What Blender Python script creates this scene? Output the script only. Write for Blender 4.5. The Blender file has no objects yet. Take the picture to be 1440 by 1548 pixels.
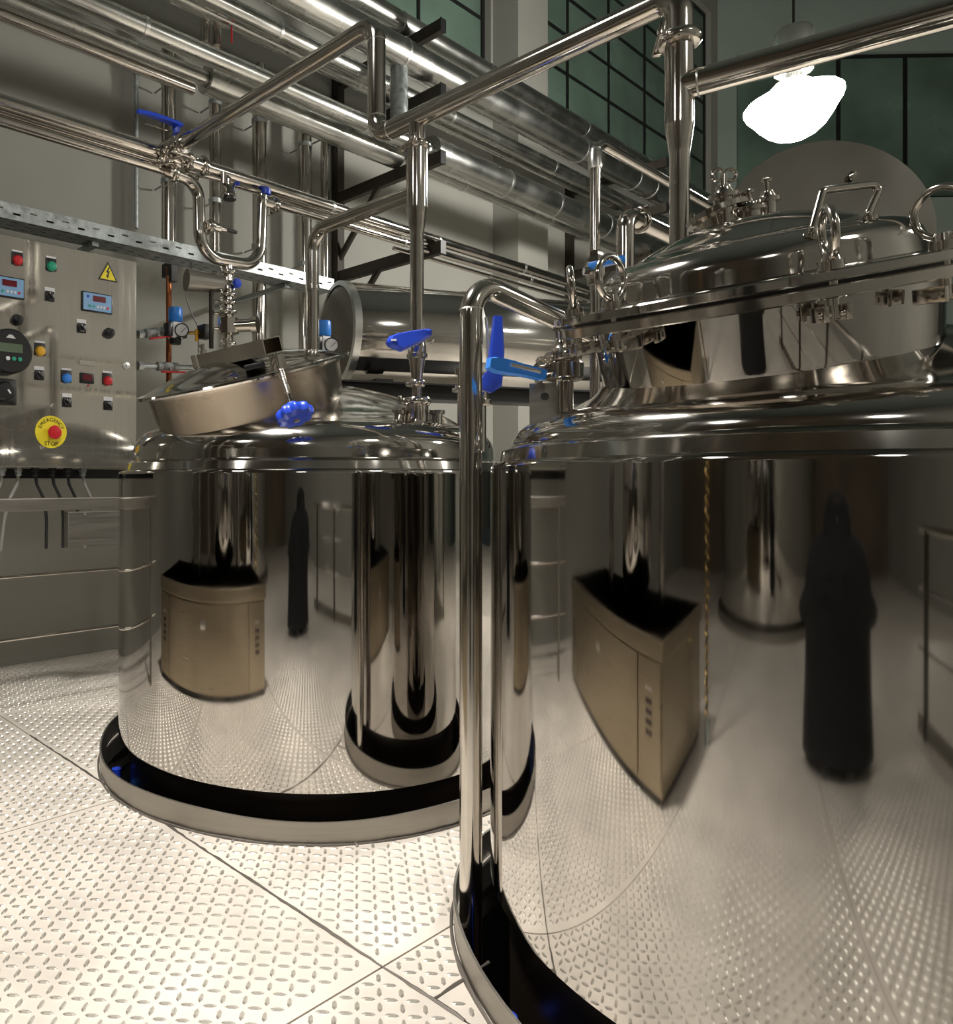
import bpy, bmesh, math, random
from mathutils import Vector, Matrix
random.seed(7)
C = bpy.context.scene
COL = C.collection
PI = math.pi

# ------------------------------------------------------------------ camera
CAM_H = 1.35
FOC, PX, PY = 1156.0, 450.0, 727.0          # focal length and principal point in pixels of a 1440 x 1548 frame
cd = bpy.data.cameras.new('camera')
cd.sensor_fit = 'HORIZONTAL'; cd.sensor_width = 36.0
cd.lens = FOC / 1440 * 36
cd.shift_x = (720 - PX) / 1440
cd.shift_y = -(774 - PY) / 1440
cd.clip_start = 0.02; cd.clip_end = 200
cam = bpy.data.objects.new('camera', cd); COL.objects.link(cam)
cam.location = (0, 0, CAM_H); cam.rotation_euler = (PI / 2, 0, 0)
C.camera = cam

# ------------------------------------------------------------------ world, exposure
w = bpy.data.worlds.new('night'); C.world = w; w.use_nodes = True
w.node_tree.nodes['Background'].inputs[0].default_value = (0.35, 0.45, 0.42, 1)
w.node_tree.nodes['Background'].inputs[1].default_value = 0.05
C.view_settings.view_transform = 'Standard'; C.view_settings.look = 'None'
C.view_settings.gamma = 1; C.view_settings.use_curve_mapping = False
C.view_settings.exposure = 0.0
cy = C.cycles
cy.use_denoising = True
cy.max_bounces = 14; cy.glossy_bounces = 10; cy.diffuse_bounces = 4; cy.transmission_bounces = 4
cy.sample_clamp_indirect = 6.0; cy.caustics_reflective = True; cy.caustics_refractive = False
cy.blur_glossy = 0.6

# lamps hang in a grid of the hall: (u, w, lamp centre height, strength); the first is the one in view, the last is added to light the right wall
LAMP_E = [175.0, 14.0, 16.0, 16.0, 22.0, 45.0]
LAMP_W = [350, 900, 40, 20, 40, 150]
LAMP_CONE = [150, 96, 140, 140, 140, 150]
LAMPS = [(6.86, -2.03, 4.28), (1.1, -2.35, 4.5), (-3.0, -2.2, 4.5), (2.0, 2.2, 4.5), (-3.0, 2.2, 4.5), (7.0, 2.6, 4.6)]

# hall axes: d1 runs along the long left wall, nn points from that wall into the hall
D1 = Vector((0.7597, 0.6505, 0)); NN = Vector((0.6505, -0.7597, 0)); UP = Vector((0, 0, 1))
def uw(u, w_, z=0.0): return D1 * u + NN * w_ + UP * z
def at(x, y, Y): return Vector(((x - PX) / FOC * Y, Y, CAM_H - (y - PY) / FOC * Y))
def on_u(x, w_):                                    # u of the point seen at column x on the plane at distance w_
    k = (x - PX) / FOC
    return -w_ * (D1.y + 0.7597 * k) / (D1.x - D1.y * k)
def on_plane(x, y, w_):                             # point seen at (x, y) on the upright plane at w_
    p = uw(on_u(x, w_), w_)
    return at(x, y, p.y)

# ------------------------------------------------------------------ materials
def mat(name, col, rough=0.5, metal=0.0, noise=None, bump=None, emit=None, spec=None, aniso=None, coat=None):
    m = bpy.data.materials.new(name); m.use_nodes = True
    nt = m.node_tree; b = nt.nodes['Principled BSDF']
    b.inputs['Base Color'].default_value = (*col, 1); b.inputs['Roughness'].default_value = rough
    b.inputs['Metallic'].default_value = metal
    if spec is not None: b.inputs['Specular IOR Level'].default_value = spec
    if coat: b.inputs['Coat Weight'].default_value = coat
    if emit:
        b.inputs['Emission Color'].default_value = (*emit[0], 1); b.inputs['Emission Strength'].default_value = emit[1]
    if noise or bump:
        tc = nt.nodes.new('ShaderNodeTexCoord')
        mp = nt.nodes.new('ShaderNodeMapping'); nt.links.new(tc.outputs['Object'], mp.inputs[0])
    if noise:                                       # (scale xyz, colour amount, roughness amount)
        sc, ca, ra = noise
        mp.inputs['Scale'].default_value = sc
        n = nt.nodes.new('ShaderNodeTexNoise'); n.inputs['Scale'].default_value = 1; n.inputs['Detail'].default_value = 5
        nt.links.new(mp.outputs[0], n.inputs['Vector'])
        if ca:
            r = nt.nodes.new('ShaderNodeValToRGB')
            r.color_ramp.elements[0].position = 0.3; r.color_ramp.elements[1].position = 0.7
            r.color_ramp.elements[0].color = (*[max(0, c * (1 - ca)) for c in col], 1)
            r.color_ramp.elements[1].color = (*[min(1, c * (1 + ca)) for c in col], 1)
            nt.links.new(n.outputs[0], r.inputs[0]); nt.links.new(r.outputs[0], b.inputs['Base Color'])
        if ra:
            mr = nt.nodes.new('ShaderNodeMapRange')
            mr.inputs[1].default_value = 0.3; mr.inputs[2].default_value = 0.7
            mr.inputs[3].default_value = max(0.01, rough - ra); mr.inputs[4].default_value = rough + ra
            nt.links.new(n.outputs[0], mr.inputs[0]); nt.links.new(mr.outputs[0], b.inputs['Roughness'])
    if bump:                                        # (scale xyz, strength, distance)
        mp2 = nt.nodes.new('ShaderNodeMapping'); nt.links.new(tc.outputs['Object'], mp2.inputs[0])
        mp2.inputs['Scale'].default_value = bump[0]
        n2 = nt.nodes.new('ShaderNodeTexNoise'); n2.inputs['Scale'].default_value = 1; n2.inputs['Detail'].default_value = 2
        nt.links.new(mp2.outputs[0], n2.inputs['Vector'])
        bp = nt.nodes.new('ShaderNodeBump'); bp.inputs['Strength'].default_value = bump[1]; bp.inputs['Distance'].default_value = bump[2]
        nt.links.new(n2.outputs[0], bp.inputs['Height']); nt.links.new(bp.outputs[0], b.inputs['Normal'])
    return m
M = dict(
    mirror=mat('polished_steel', (0.53, 0.51, 0.485), 0.045, 1, noise=((9, 9, 0.7), 0.06, 0.02), bump=((2.2, 2.2, 1.0), 0.05, 0.02)),
    head=mat('polished_head_steel', (0.55, 0.53, 0.50), 0.10, 1, noise=((4, 4, 4), 0.06, 0.04), bump=((3, 3, 3), 0.08, 0.02)),
    pipe=mat('pipe_steel', (0.62, 0.585, 0.54), 0.13, 1, noise=((6, 6, 6), 0.06, 0.04)),
    neck=mat('satin_neck_steel', (0.36, 0.315, 0.26), 0.24, 1, noise=((5, 5, 5), 0.12, 0.06)),
    jacket=mat('aluminium_jacket', (0.60, 0.60, 0.57), 0.26, 1, noise=((3, 3, 3), 0.08, 0.06), bump=((4, 4, 4), 0.12, 0.02)),
    band=mat('jacket_band', (0.72, 0.72, 0.70), 0.3, 1),
    brushed=mat('brushed_steel', (0.32, 0.30, 0.27), 0.48, 1, noise=((3, 3, 60), 0.08, 0.05)),
    panel=mat('panel_steel', (0.57, 0.545, 0.50), 0.07, 0.88, noise=((60, 60, 2), 0.04, 0.03), bump=((1.5, 1.5, 1.5), 0.05, 0.02)),
    cabinet=mat('cabinet_steel', (0.40, 0.34, 0.25), 0.32, 1, noise=((2, 2, 40), 0.06, 0.05)),
    galv=mat('galvanised_steel', (0.40, 0.43, 0.43), 0.45, 0.9, noise=((25, 25, 25), 0.25, 0.1)),
    plate=mat('tread_plate', (0.84, 0.775, 0.70), 0.48, 0.4, noise=((2.5, 2.5, 2.5), 0.08, 0.08)),
    lug=mat('tread_lug', (0.78, 0.735, 0.67), 0.38, 0.8),
    weld=mat('weld_bead', (0.22, 0.20, 0.18), 0.5, 0.8),
    iron=mat('dark_iron', (0.035, 0.028, 0.02), 0.55, 0.3, noise=((8, 8, 8), 0.3, 0.1)),
    black=mat('black_plastic', (0.012, 0.012, 0.013), 0.35),
    skirt=mat('dark_skirt', (0.018, 0.012, 0.008), 0.35, 0.2),
    pit=mat('pit_black', (0.01, 0.01, 0.01), 0.8),
    blue=mat('blue_plastic', (0.015, 0.055, 0.50), 0.35),
    lblue=mat('light_blue_plastic', (0.03, 0.22, 0.75), 0.35),
    red=mat('red_plastic', (0.55, 0.012, 0.02), 0.35),
    green=mat('green_plastic', (0.02, 0.33, 0.20), 0.35),
    amber=mat('amber_plastic', (0.75, 0.40, 0.02), 0.35),
    yellow=mat('yellow_plastic', (0.80, 0.66, 0.02), 0.45),
    white=mat('white_plastic', (0.70, 0.70, 0.72), 0.5),
    skyblue=mat('controller_blue', (0.22, 0.40, 0.66), 0.4),
    darkred=mat('dark_red_screen', (0.12, 0.004, 0.012), 0.2),
    lcd=mat('lcd_screen', (0.11, 0.15, 0.10), 0.25),
    copper=mat('copper_pipe', (0.42, 0.14, 0.055), 0.35, 0.9, noise=((20, 20, 4), 0.4, 0.1)),
    brass=mat('brass', (0.55, 0.36, 0.12), 0.3, 1),
    wall=mat('grey_paint', (0.295, 0.290, 0.260), 0.75, noise=((0.9, 0.9, 0.9), 0.07, 0.05)),
    wall2=mat('pale_green_paint', (0.30, 0.36, 0.32), 0.75, noise=((0.6, 0.6, 0.6), 0.10, 0.05)),
    ceil=mat('ceiling_paint', (0.12, 0.14, 0.13), 0.9),
    back=mat('brown_wall', (0.13, 0.10, 0.07), 0.8, noise=((0.7, 0.7, 0.7), 0.3, 0.05)),
    mullion=mat('black_frame', (0.008, 0.009, 0.009), 0.5),
    pane=mat('green_glass', (0.13, 0.195, 0.155), 0.22, noise=((0.8, 0.8, 0.8), 0.3, 0.08)),
    glass=mat('gauge_glass', (0.7, 0.72, 0.72), 0.1),
    cloth=mat('black_cloth', (0.008, 0.008, 0.009), 0.9),
    skin=mat('skin', (0.38, 0.22, 0.16), 0.6),
    hair=mat('dark_hair', (0.02, 0.014, 0.01), 0.7),
    cable=mat('grey_cable', (0.25, 0.25, 0.24), 0.5),
)

# ------------------------------------------------------------------ mesh helpers
def frame(axis, hint=None):
    z = Vector(axis).normalized()
    h = Vector(hint) if hint else (UP if abs(z.z) < 0.95 else Vector((1, 0, 0)))
    x = h.cross(z)
    if x.length < 1e-6: x = Vector((1, 0, 0)).cross(z)
    x.normalize(); y = z.cross(x)
    return Matrix(((x.x, y.x, z.x), (x.y, y.y, z.y), (x.z, y.z, z.z))).to_4x4()
def xf(loc, axis=(0, 0, 1), hint=None):
    m = frame(axis, hint); m.translation = Vector(loc); return m

class MB:
    def __init__(s): s.v = []; s.f = []
    def add(s, vs, fs, m=None):
        o = len(s.v)
        s.v += [tuple(m @ Vector(p)) if m else tuple(p) for p in vs]
        s.f += [tuple(i + o for i in f) for f in fs]
        return s
    def box(s, c, size, m=None, bev=0.0):
        x, y, z = size[0] / 2, size[1] / 2, size[2] / 2
        if bev <= 0:
            vs = [(i * x + c[0], j * y + c[1], k * z + c[2]) for i in (-1, 1) for j in (-1, 1) for k in (-1, 1)]
            return s.add(vs, [(0, 1, 3, 2), (4, 6, 7, 5), (0, 4, 5, 1), (2, 3, 7, 6), (0, 2, 6, 4), (1, 5, 7, 3)], m)
        bm = bmesh.new(); bmesh.ops.create_cube(bm, size=1)
        for v in bm.verts: v.co = Vector((v.co.x * size[0] + c[0], v.co.y * size[1] + c[1], v.co.z * size[2] + c[2]))
        bmesh.ops.bevel(bm, geom=bm.edges[:], offset=bev, segments=2, affect='EDGES', profile=0.5)
        bm.verts.index_update()
        s.add([v.co.copy() for v in bm.verts], [[v.index for v in f.verts] for f in bm.faces], m); bm.free()
        return s
    def lathe(s, prof, seg=32, m=None, cap0=True, cap1=True, a0=0, a1=2 * PI):
        full = abs(a1 - a0 - 2 * PI) < 1e-6
        n = seg if full else seg + 1
        vs, fs = [], []
        for r, z in prof:
            for i in range(n):
                a = a0 + (a1 - a0) * i / seg
                vs.append((r * math.cos(a), r * math.sin(a), z))
        for j in range(len(prof) - 1):
            for i in range(seg):
                k = (i + 1) % n
                fs.append((j * n + i, j * n + k, (j + 1) * n + k, (j + 1) * n + i))
        if full and cap0 and prof[0][0] > 1e-4: fs.append(tuple(range(n - 1, -1, -1)))
        if full and cap1 and prof[-1][0] > 1e-4: fs.append(tuple((len(prof) - 1) * n + i for i in range(n)))
        return s.add(vs, fs, m)
    def cyl(s, p0, p1, r, r1=None, seg=20):
        p0 = Vector(p0); p1 = Vector(p1); d = p1 - p0
        return s.lathe([(r, 0), (r if r1 is None else r1, d.length)], seg, xf(p0, d))
    def tube(s, pts, r, seg=16, fil=0.0, caps=True, steps=7):
        P = [Vector(p) for p in pts]; out = [P[0]]
        for i in range(1, len(P) - 1):
            a = (P[i - 1] - P[i]); b = (P[i + 1] - P[i]); la, lb = a.length, b.length; a.normalize(); b.normalize()
            ang = a.angle(b)
            if fil <= 0 or ang > PI - 0.02: out.append(P[i]); continue
            t = min(fil / math.tan(ang / 2), la * 0.49, lb * 0.49); rr = t * math.tan(ang / 2)
            cdir = (a + b).normalized(); c = P[i] + cdir * (rr / math.sin(ang / 2))
            s0 = P[i] + a * t - c; s1 = P[i] + b * t - c; tot = s0.angle(s1); ax = s0.cross(s1).normalized()
            for k in range(steps + 1): out.append(c + Matrix.Rotation(tot * k / steps, 3, ax) @ s0)
        out.append(P[-1]); n = len(out); T = []
        for i in range(n):
            t = (out[min(i + 1, n - 1)] - out[max(i - 1, 0)]); T.append(t.normalized())
        x = T[0].orthogonal().normalized(); vs, fs = [], []
        for i in range(n):
            if i: x = (x - T[i] * x.dot(T[i])).normalized()
            y = T[i].cross(x); ri = r[i] if isinstance(r, (list, tuple)) else r
            vs += [out[i] + (x * math.cos(2 * PI * k / seg) + y * math.sin(2 * PI * k / seg)) * ri for k in range(seg)]
        for i in range(n - 1):
            for k in range(seg):
                q = (k + 1) % seg
                fs.append((i * seg + k, i * seg + q, (i + 1) * seg + q, (i + 1) * seg + k))
        if caps: fs.append(tuple(range(seg - 1, -1, -1))); fs.append(tuple((n - 1) * seg + k for k in range(seg)))
        return s.add(vs, fs)
    def torus(s, R, r, m=None, seg=28, rs=10, a0=0, a1=2 * PI):
        vs, fs = [], []
        full = abs(a1 - a0 - 2 * PI) < 1e-6; n = seg if full else seg + 1
        for i in range(n):
            a = a0 + (a1 - a0) * i / seg
            for k in range(rs):
                b = 2 * PI * k / rs
                vs.append(((R + r * math.cos(b)) * math.cos(a), (R + r * math.cos(b)) * math.sin(a), r * math.sin(b)))
        for i in range(seg):
            j = (i + 1) % n
            for k in range(rs): q = (k + 1) % rs; fs.append((i * rs + k, j * rs + k, j * rs + q, i * rs + q))
        return s.add(vs, fs, m)
    def prism(s, poly, h, m=None):                    # polygon in xy extruded along z
        n = len(poly)
        vs = [(x, y, 0) for x, y in poly] + [(x, y, h) for x, y in poly]
        fs = [tuple(range(n - 1, -1, -1)), tuple(range(n, 2 * n))] + [(i, (i + 1) % n, n + (i + 1) % n, n + i) for i in range(n)]
        return s.add(vs, fs, m)
    def mesh(s, name, m, smooth=40):
        me = bpy.data.meshes.new(name); me.from_pydata(s.v, [], s.f); me.update()
        if m: me.materials.append(m)
        if smooth:
            me.polygons.foreach_set('use_smooth', [True] * len(me.polygons)); me.set_sharp_from_angle(angle=math.radians(smooth))
        return me
    def part(s, name, m, parent, label=None, kind=None, smooth=40):
        o = bpy.data.objects.new(name, s.mesh(name, m, smooth)); COL.objects.link(o)
        if parent is not None:
            o.parent = parent
            o.matrix_parent_inverse = world_of(parent).inverted()
        if label: o['label'] = label
        if kind: o['kind'] = kind
        return o
WM = {}
def world_of(o):                                     # all parts are modelled in hall coordinates
    if o is None: return Matrix()
    if o.name in WM: return WM[o.name]
    return (world_of(o.parent) @ o.matrix_parent_inverse @ o.matrix_basis) if o.parent else o.matrix_basis.copy()
def thing(name, label, cat, loc=(0, 0, 0), group=None):
    o = bpy.data.objects.new(name, None); COL.objects.link(o); o.empty_display_size = 0.1
    o.location = loc; o['label'] = label; o['category'] = cat
    if group: o['group'] = group
    return o
def structure(name, mb, m, parent=None, smooth=0):
    o = mb.part(name, m, parent, smooth=smooth)
    if parent is None: o['kind'] = 'structure'
    return o
def copy_tree(o, parent=None):
    c = o.copy(); COL.objects.link(c)
    if parent is not None: c.parent = parent; c.matrix_parent_inverse = o.matrix_parent_inverse.copy()
    for ch in list(o.children): copy_tree(ch, c)
    return c
def text_part(body, size, m, mat_, parent, name='lettering', depth=0.0006):
    cu = bpy.data.curves.new(name, 'FONT'); cu.body = body; cu.size = size; cu.align_x = 'CENTER'; cu.align_y = 'CENTER'; cu.extrude = depth
    t = bpy.data.objects.new(name, cu); COL.objects.link(t); t.matrix_world = m
    dg = bpy.context.evaluated_depsgraph_get(); me = bpy.data.meshes.new_from_object(t.evaluated_get(dg))
    me.transform(m); me.materials.clear(); me.materials.append(mat_)
    bpy.data.objects.remove(t)
    o = bpy.data.objects.new(name, me); COL.objects.link(o); o.parent = parent; o.matrix_parent_inverse = world_of(parent).inverted()
    return o

# ================================================================== SETTING
T1 = Vector((0.0756, 3.90, 0)); R1 = 0.965; K1 = 1.06
T2 = Vector((1.478, 2.111, 0)); R2 = 0.918; K2 = 1.025
WALLW = -5.62

def cut_holes(o, holes):
    dg = None
    for c, r in holes:
        bm = MB(); bm.lathe([(r, -1), (r, 1)], 72, Matrix.Translation(c))
        co = bpy.data.objects.new('cutter', bm.mesh('cutter', None, 0)); COL.objects.link(co)
        md = o.modifiers.new('cut', 'BOOLEAN'); md.operation = 'DIFFERENCE'; md.object = co; md.solver = 'EXACT'
        dg = bpy.context.evaluated_depsgraph_get()
        me = bpy.data.meshes.new_from_object(o.evaluated_get(dg))
        o.modifiers.clear(); o.data = me
        bpy.data.objects.remove(co)

# floor: a slab under single tread plates, with a round opening for each tank
T3 = Vector((-5.0, -3.3, 0)); R3 = 1.65; K3 = 1.75
HOLES = [(T1, K1 - 0.012), (T2, K2 - 0.012), (T3, K3 - 0.012)]
def quad_uw(mb, u0, u1, w0, w1, z0, z1):
    p = [uw(u0, w0), uw(u1, w0), uw(u1, w1), uw(u0, w1)]
    vs = [(q.x, q.y, z0) for q in p] + [(q.x, q.y, z1) for q in p]
    mb.add(vs, [(0, 1, 2, 3), (7, 6, 5, 4), (4, 5, 1, 0), (5, 6, 2, 1), (6, 7, 3, 2), (7, 4, 0, 3)])
fb = MB(); quad_uw(fb, -9, 15.2, WALLW, 5.0, -0.10, -0.012)
floor = structure('floor', fb, M['weld']); cut_holes(floor, HOLES)
us = [-9, -4.44, -1.44, 1.56, 4.56, 7.56, 15.2]
plates = []
for i in range(len(us) - 1):
    ws = [WALLW, -4.46, -2.96, -1.46, 0.04, 1.54, 3.04, 5.0]
    if us[i] >= 1.5: ws = [WALLW, -4.46, -2.96, -1.46, -1.28, 0.2, 1.7, 3.2, 5.0]
    for j in range(len(ws) - 1): plates.append((us[i], us[i + 1], ws[j], ws[j + 1]))
A = 0.041
def lugs_for(u0, u1, w0, w1):
    L, W, Hh = 0.0195, 0.0066, 0.0034
    base = [(L, 0), (L * .5, W), (-L * .5, W), (-L, 0), (-L * .5, -W), (L * .5, -W)]
    top = [(x * .72, y * .50) for x, y in base]
    faces = [(k, (k + 1) % 6, 6 + (k + 1) % 6, 6 + k) for k in range(6)] + [(6, 7, 8, 9, 10, 11)]
    vs, fs = [], []
    i0, i1 = math.ceil((u0 + .018) / A), math.floor((u1 - .018) / A)
    j0, j1 = math.ceil((w0 + .018) / A), math.floor((w1 - .018) / A)
    for i in range(i0, i1 + 1):
        for j in range(j0, j1 + 1):
            p = uw(i * A, j * A)
            if any((p - c).length < r + 0.028 for c, r in HOLES): continue
            if p.x * p.x + (p.y - 1) ** 2 > 40: continue
            a = PI / 4 if (i + j) % 2 else -PI / 4
            e = D1 * math.cos(a) + NN * math.sin(a); g = Vector((-e.y, e.x, 0))
            o = len(vs)
            vs += [(p.x + e.x * x + g.x * y, p.y + e.y * x + g.y * y, 0.0) for x, y in base]
            vs += [(p.x + e.x * x + g.x * y, p.y + e.y * x + g.y * y, Hh) for x, y in top]
            fs += [tuple(o + k for k in f) for f in faces]
    return vs, fs
for (u0, u1, w0, w1) in plates:
    g = 0.003
    b = MB(); quad_uw(b, u0 + g, u1 - g, w0 + g, w1 - g, -0.010, 0.0)
    o = b.part('floor_plate', M['plate'], floor, smooth=0)
    cc = uw((u0 + u1) / 2, (w0 + w1) / 2); rad = math.hypot(u1 - u0, w1 - w0) / 2
    hs = [(c, r) for c, r in HOLES if (c - cc).length < r + rad]
    if hs: cut_holes(o, hs)
    vs, fs = lugs_for(u0, u1, w0, w1)
    if vs:
        l = MB(); l.v = vs; l.f = fs
        l.part('raised_lugs', M['lug'], o, kind='stuff', smooth=0)
# weld bead along the long seam by the tanks
wb = MB()
pts = [uw(1.56 + random.uniform(-.002, .002), -4.0 + 0.03 * k, 0.0005) for k in range(0, 95)]
wb.tube(pts, [random.uniform(.003, .0065) for _ in pts], seg=6)
wb.part('weld_bead', M['weld'], floor)
wb = MB(); pts = [uw(1.56 + 0.03 * k, -1.28 + random.uniform(-.002, .002), 0.0005) for k in range(0, 9)]
wb.tube(pts, [random.uniform(.003, .006) for _ in pts], seg=6); wb.part('weld_bead', M['weld'], floor)
for c, r in HOLES:                                   # dark shaft below each opening
    b = MB(); b.lathe([(r + .01, -0.10), (r + .01, -1.6), (0.0, -1.6)], 48, Matrix.Translation(c), False, False)
    b.part('pit_wall', M['pit'], floor)

# walls
CORNER = uw(14.9, WALLW)
wl = MB()
p0, p1 = uw(-9, WALLW), CORNER
def wall_seg(mb, a, b, z0, z1, th=0.2, side=1):
    d = (b - a).normalized(); nrm = Vector((d.y, -d.x, 0)) * side
    vs = []
    for q in (a, b, b - nrm * th, a - nrm * th):
        vs += [(q.x, q.y, z0), (q.x, q.y, z1)]
    mb.add(vs, [(0, 2, 3, 1), (2, 4, 5, 3), (4, 6, 7, 5), (6, 0, 1, 7), (1, 3, 5, 7), (0, 6, 4, 2)])
SILL = 6.0
# left wall with two tall window openings: u 4.4-7.95 and 9.17-14.6, from SILL to 9.8
TOPW = 9.8
wall_seg(wl, p0, p1, -0.3, SILL)
wall_seg(wl, p0, p1, TOPW, 11.5)
for a, b in ((-9, 4.4), (7.95, 9.17), (14.6, 14.9)): wall_seg(wl, uw(a, WALLW), uw(b, WALLW), SILL, TOPW)
wall_left = structure('wall_left', wl, M['wall'])
WB_DIR = Vector((1, -0.03, 0)).normalized()
wb_ = MB()
bx0 = at(1133, 60, 13.55); wx0 = (bx0.x - CORNER.x) / WB_DIR.x; wx1 = wx0 + 9.0
zs0 = 1.35 + (727 - 284) / FOC * 13.4; zs1 = 1.35 + (727 - 55) / FOC * 13.4
q = lambda t: CORNER + WB_DIR * t
wall_seg(wb_, q(0), q(16), -0.3, zs0); wall_seg(wb_, q(0), q(16), zs1, 11.5)
wall_seg(wb_, q(0), q(wx0), zs0, zs1); wall_seg(wb_, q(wx1), q(16), zs0, zs1)
structure('wall_back', wb_, M['wall2'])
END = q(16)
wr = MB(); wall_seg(wr, END, uw(14.0, 16.0), -0.3, 11.5); wall_seg(wr, uw(14.0, 16.0), uw(14.0, 5.0), -0.3, 11.5); wall_seg(wr, uw(15.2, 5.0), uw(-9, 5.0), -0.3, 11.5)
structure('wall_right', wr, M['wall'])
wf = MB(); wall_seg(wf, uw(-9, 5.0), uw(-9, WALLW), -0.3, 11.5)
structure('wall_front', wf, M['back'])
ce = MB(); quad_uw(ce, -10, 32, WALLW - 14, 18, 11.5, 11.7)
structure('ceiling', ce, M['ceil'])
# pillar between the two left windows
pl = MB(); a, b = uw(7.99, WALLW), uw(8.64, WALLW)
pl.box((0.325, 0.18, 5.6), (0.65, 0.36, 11.8), Matrix(((D1.x, NN.x, 0, a.x), (D1.y, NN.y, 0, a.y), (0, 0, 1, 0), (0, 0, 0, 1))))
o = structure('pillar', pl, M['wall'])
def window(name, a, b, z0, z1, cols, rows, mul=0.045, depth=0.12):
    """steel window between upright lines a and b: frame, mullion bars, one pane per opening"""
    d = (b - a).normalized(); L = (b - a).length; nrm = Vector((d.y, -d.x, 0))
    m = Matrix(((d.x, -nrm.x, 0, a.x), (d.y, -nrm.y, 0, a.y), (0, 0, 1, 0), (0, 0, 0, 1)))
    f = MB()
    for x in (0.03, L - 0.03): f.box((x, depth, (z0 + z1) / 2), (0.06, 0.06, z1 - z0), m)
    for z in (z0 + 0.03, z1 - 0.03): f.box((L / 2, depth, z), (L, 0.06, 0.06), m)
    o = structure(name, f, M['mullion'])
    xs = cols; zs = rows
    for x in xs[1:-1]:
        k = MB(); k.box((x, depth, (z0 + z1) / 2), (mul, 0.05, z1 - z0 - .1), m); k.part('mullion', M['mullion'], o, smooth=0)
    for z in zs[1:-1]:
        k = MB(); k.box((L / 2, depth, z), (L - .1, 0.045, mul * 0.9), m); k.part('glazing_bar', M['mullion'], o, smooth=0)
    for i in range(len(xs) - 1):
        for j in range(len(zs) - 1):
            k = MB(); t = random.uniform(-0.004, 0.004)
            k.box(((xs[i] + xs[i + 1]) / 2, depth + t, (zs[j] + zs[j + 1]) / 2), (xs[i + 1] - xs[i] - mul * .6, 0.012, zs[j + 1] - zs[j] - mul * .5), m)
            k.part('pane', M['pane'], o, smooth=0)
    return o
zz = [SILL + (TOPW - SILL) * k / 7 for k in range(8)]
window('window_1', uw(9.17, WALLW), uw(14.6, WALLW), SILL, TOPW, [0, .74, 1.91, 3.08, 4.25, 5.43], zz)
window('window_2', uw(4.4, WALLW), uw(7.95, WALLW), SILL, TOPW, [0, 1.15, 2.31, 3.55], zz)
xm = [0] + [(at(x, 60, 13.4).x - CORNER.x) / WB_DIR.x - wx0 for x in (1303, 1406)] + [4.4, 5.8, 7.2, wx1 - wx0]
window('window_3', q(wx0), q(wx1), zs0, zs1, xm, [zs0, zs1], mul=0.07)

# ================================================================== TANKS
def tank_body(root, c, R, zb, zr, st=.085, kz=.13, HEADZ=.44):
    m = Matrix.Translation(c)
    b = MB(); b.lathe([(R - .03, zb), (R - .006, zb), (R, zb + .006), (R, zb + .012), (R, zb + .03), (R, zr - .03), (R, zr - .016), (R, zr - .012), (R - .004, zr - .003), (R - .012, zr), (R - .03, zr + .003)], 128, m, False, False)
    b.part('jacket', M['mirror'], root)
    b = MB(); b.lathe([(R - .055, -1.5), (R - .055, zb - .002), (R - .02, zb + .001)], 96, m, False, False)
    b.part('skirt', M['skirt'], root, 'dark band under the polished jacket')
    b = MB()
    r = R * 0.93
    prof = [(R - .028, zr + .001), (r + .03, zr + .035), (r + .006, zr + .048), (r, zr + .049), (r, zr + st - .002), (r, zr + st)]
    for k in range(1, 9):
        a = PI / 2 * k / 9; prof.append((r - .17 + .17 * math.cos(a), zr + st + kz * math.sin(a)))
    r0, z0 = prof[-1]
    for k in range(1, 13):
        t = k / 12; prof.append((r0 * (1 - t), z0 + (HEADZ - (z0 - zr)) * (1 - (1 - t) ** 2)))
    b.lathe(prof, 128, m, False, False)
    b.part('dished_head', M['head'], root)

def kick_ring(c, R, z, label):
    t = thing('kick_ring', label, 'ring', c)
    b = MB()
    seg = 96; vs, fs = [], []
    for i in range(seg):
        a = 2 * PI * i / seg; wv = 0.006 * math.sin(3 * a + 1) + 0.004 * math.sin(7 * a)
        zt = z + 0.006 * math.sin(5 * a)
        for rr, q_ in ((R + wv, -.012), (R + wv + .002, zt), (R + wv - .006, zt), (R + wv - .008, -.2)):
            vs.append((c.x + rr * math.cos(a), c.y + rr * math.sin(a), q_))
    for i in range(seg):
        j = (i + 1) % seg
        for k in range(3): fs.append((i * 4 + k, j * 4 + k, j * 4 + k + 1, i * 4 + k + 1))
    b.add(vs, fs); b.part('band', M['brushed'], t)
    b = MB(); pts = []
    for i in range(seg + 1):
        a = 2 * PI * i / seg; pts.append((c.x + (R + .008 + .006 * math.sin(3 * a + 1) + .004 * math.sin(7 * a)) * math.cos(a), c.y + (R + .008 + .006 * math.sin(3 * a + 1) + .004 * math.sin(7 * a)) * math.sin(a), 0.001))
    b.tube(pts, [random.uniform(.004, .008) for _ in pts], seg=6); b.part('weld_bead', M['weld'], t)
kick_ring(T1, K1, 0.090, 'grey steel kick ring on the floor around the left tank')
kick_ring(T2, K2, 0.090, 'grey steel kick ring on the floor around the big right tank')
kick_ring(T3, K3, 0.090, 'grey steel kick ring around the mirrored third tank behind the photographer')

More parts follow.
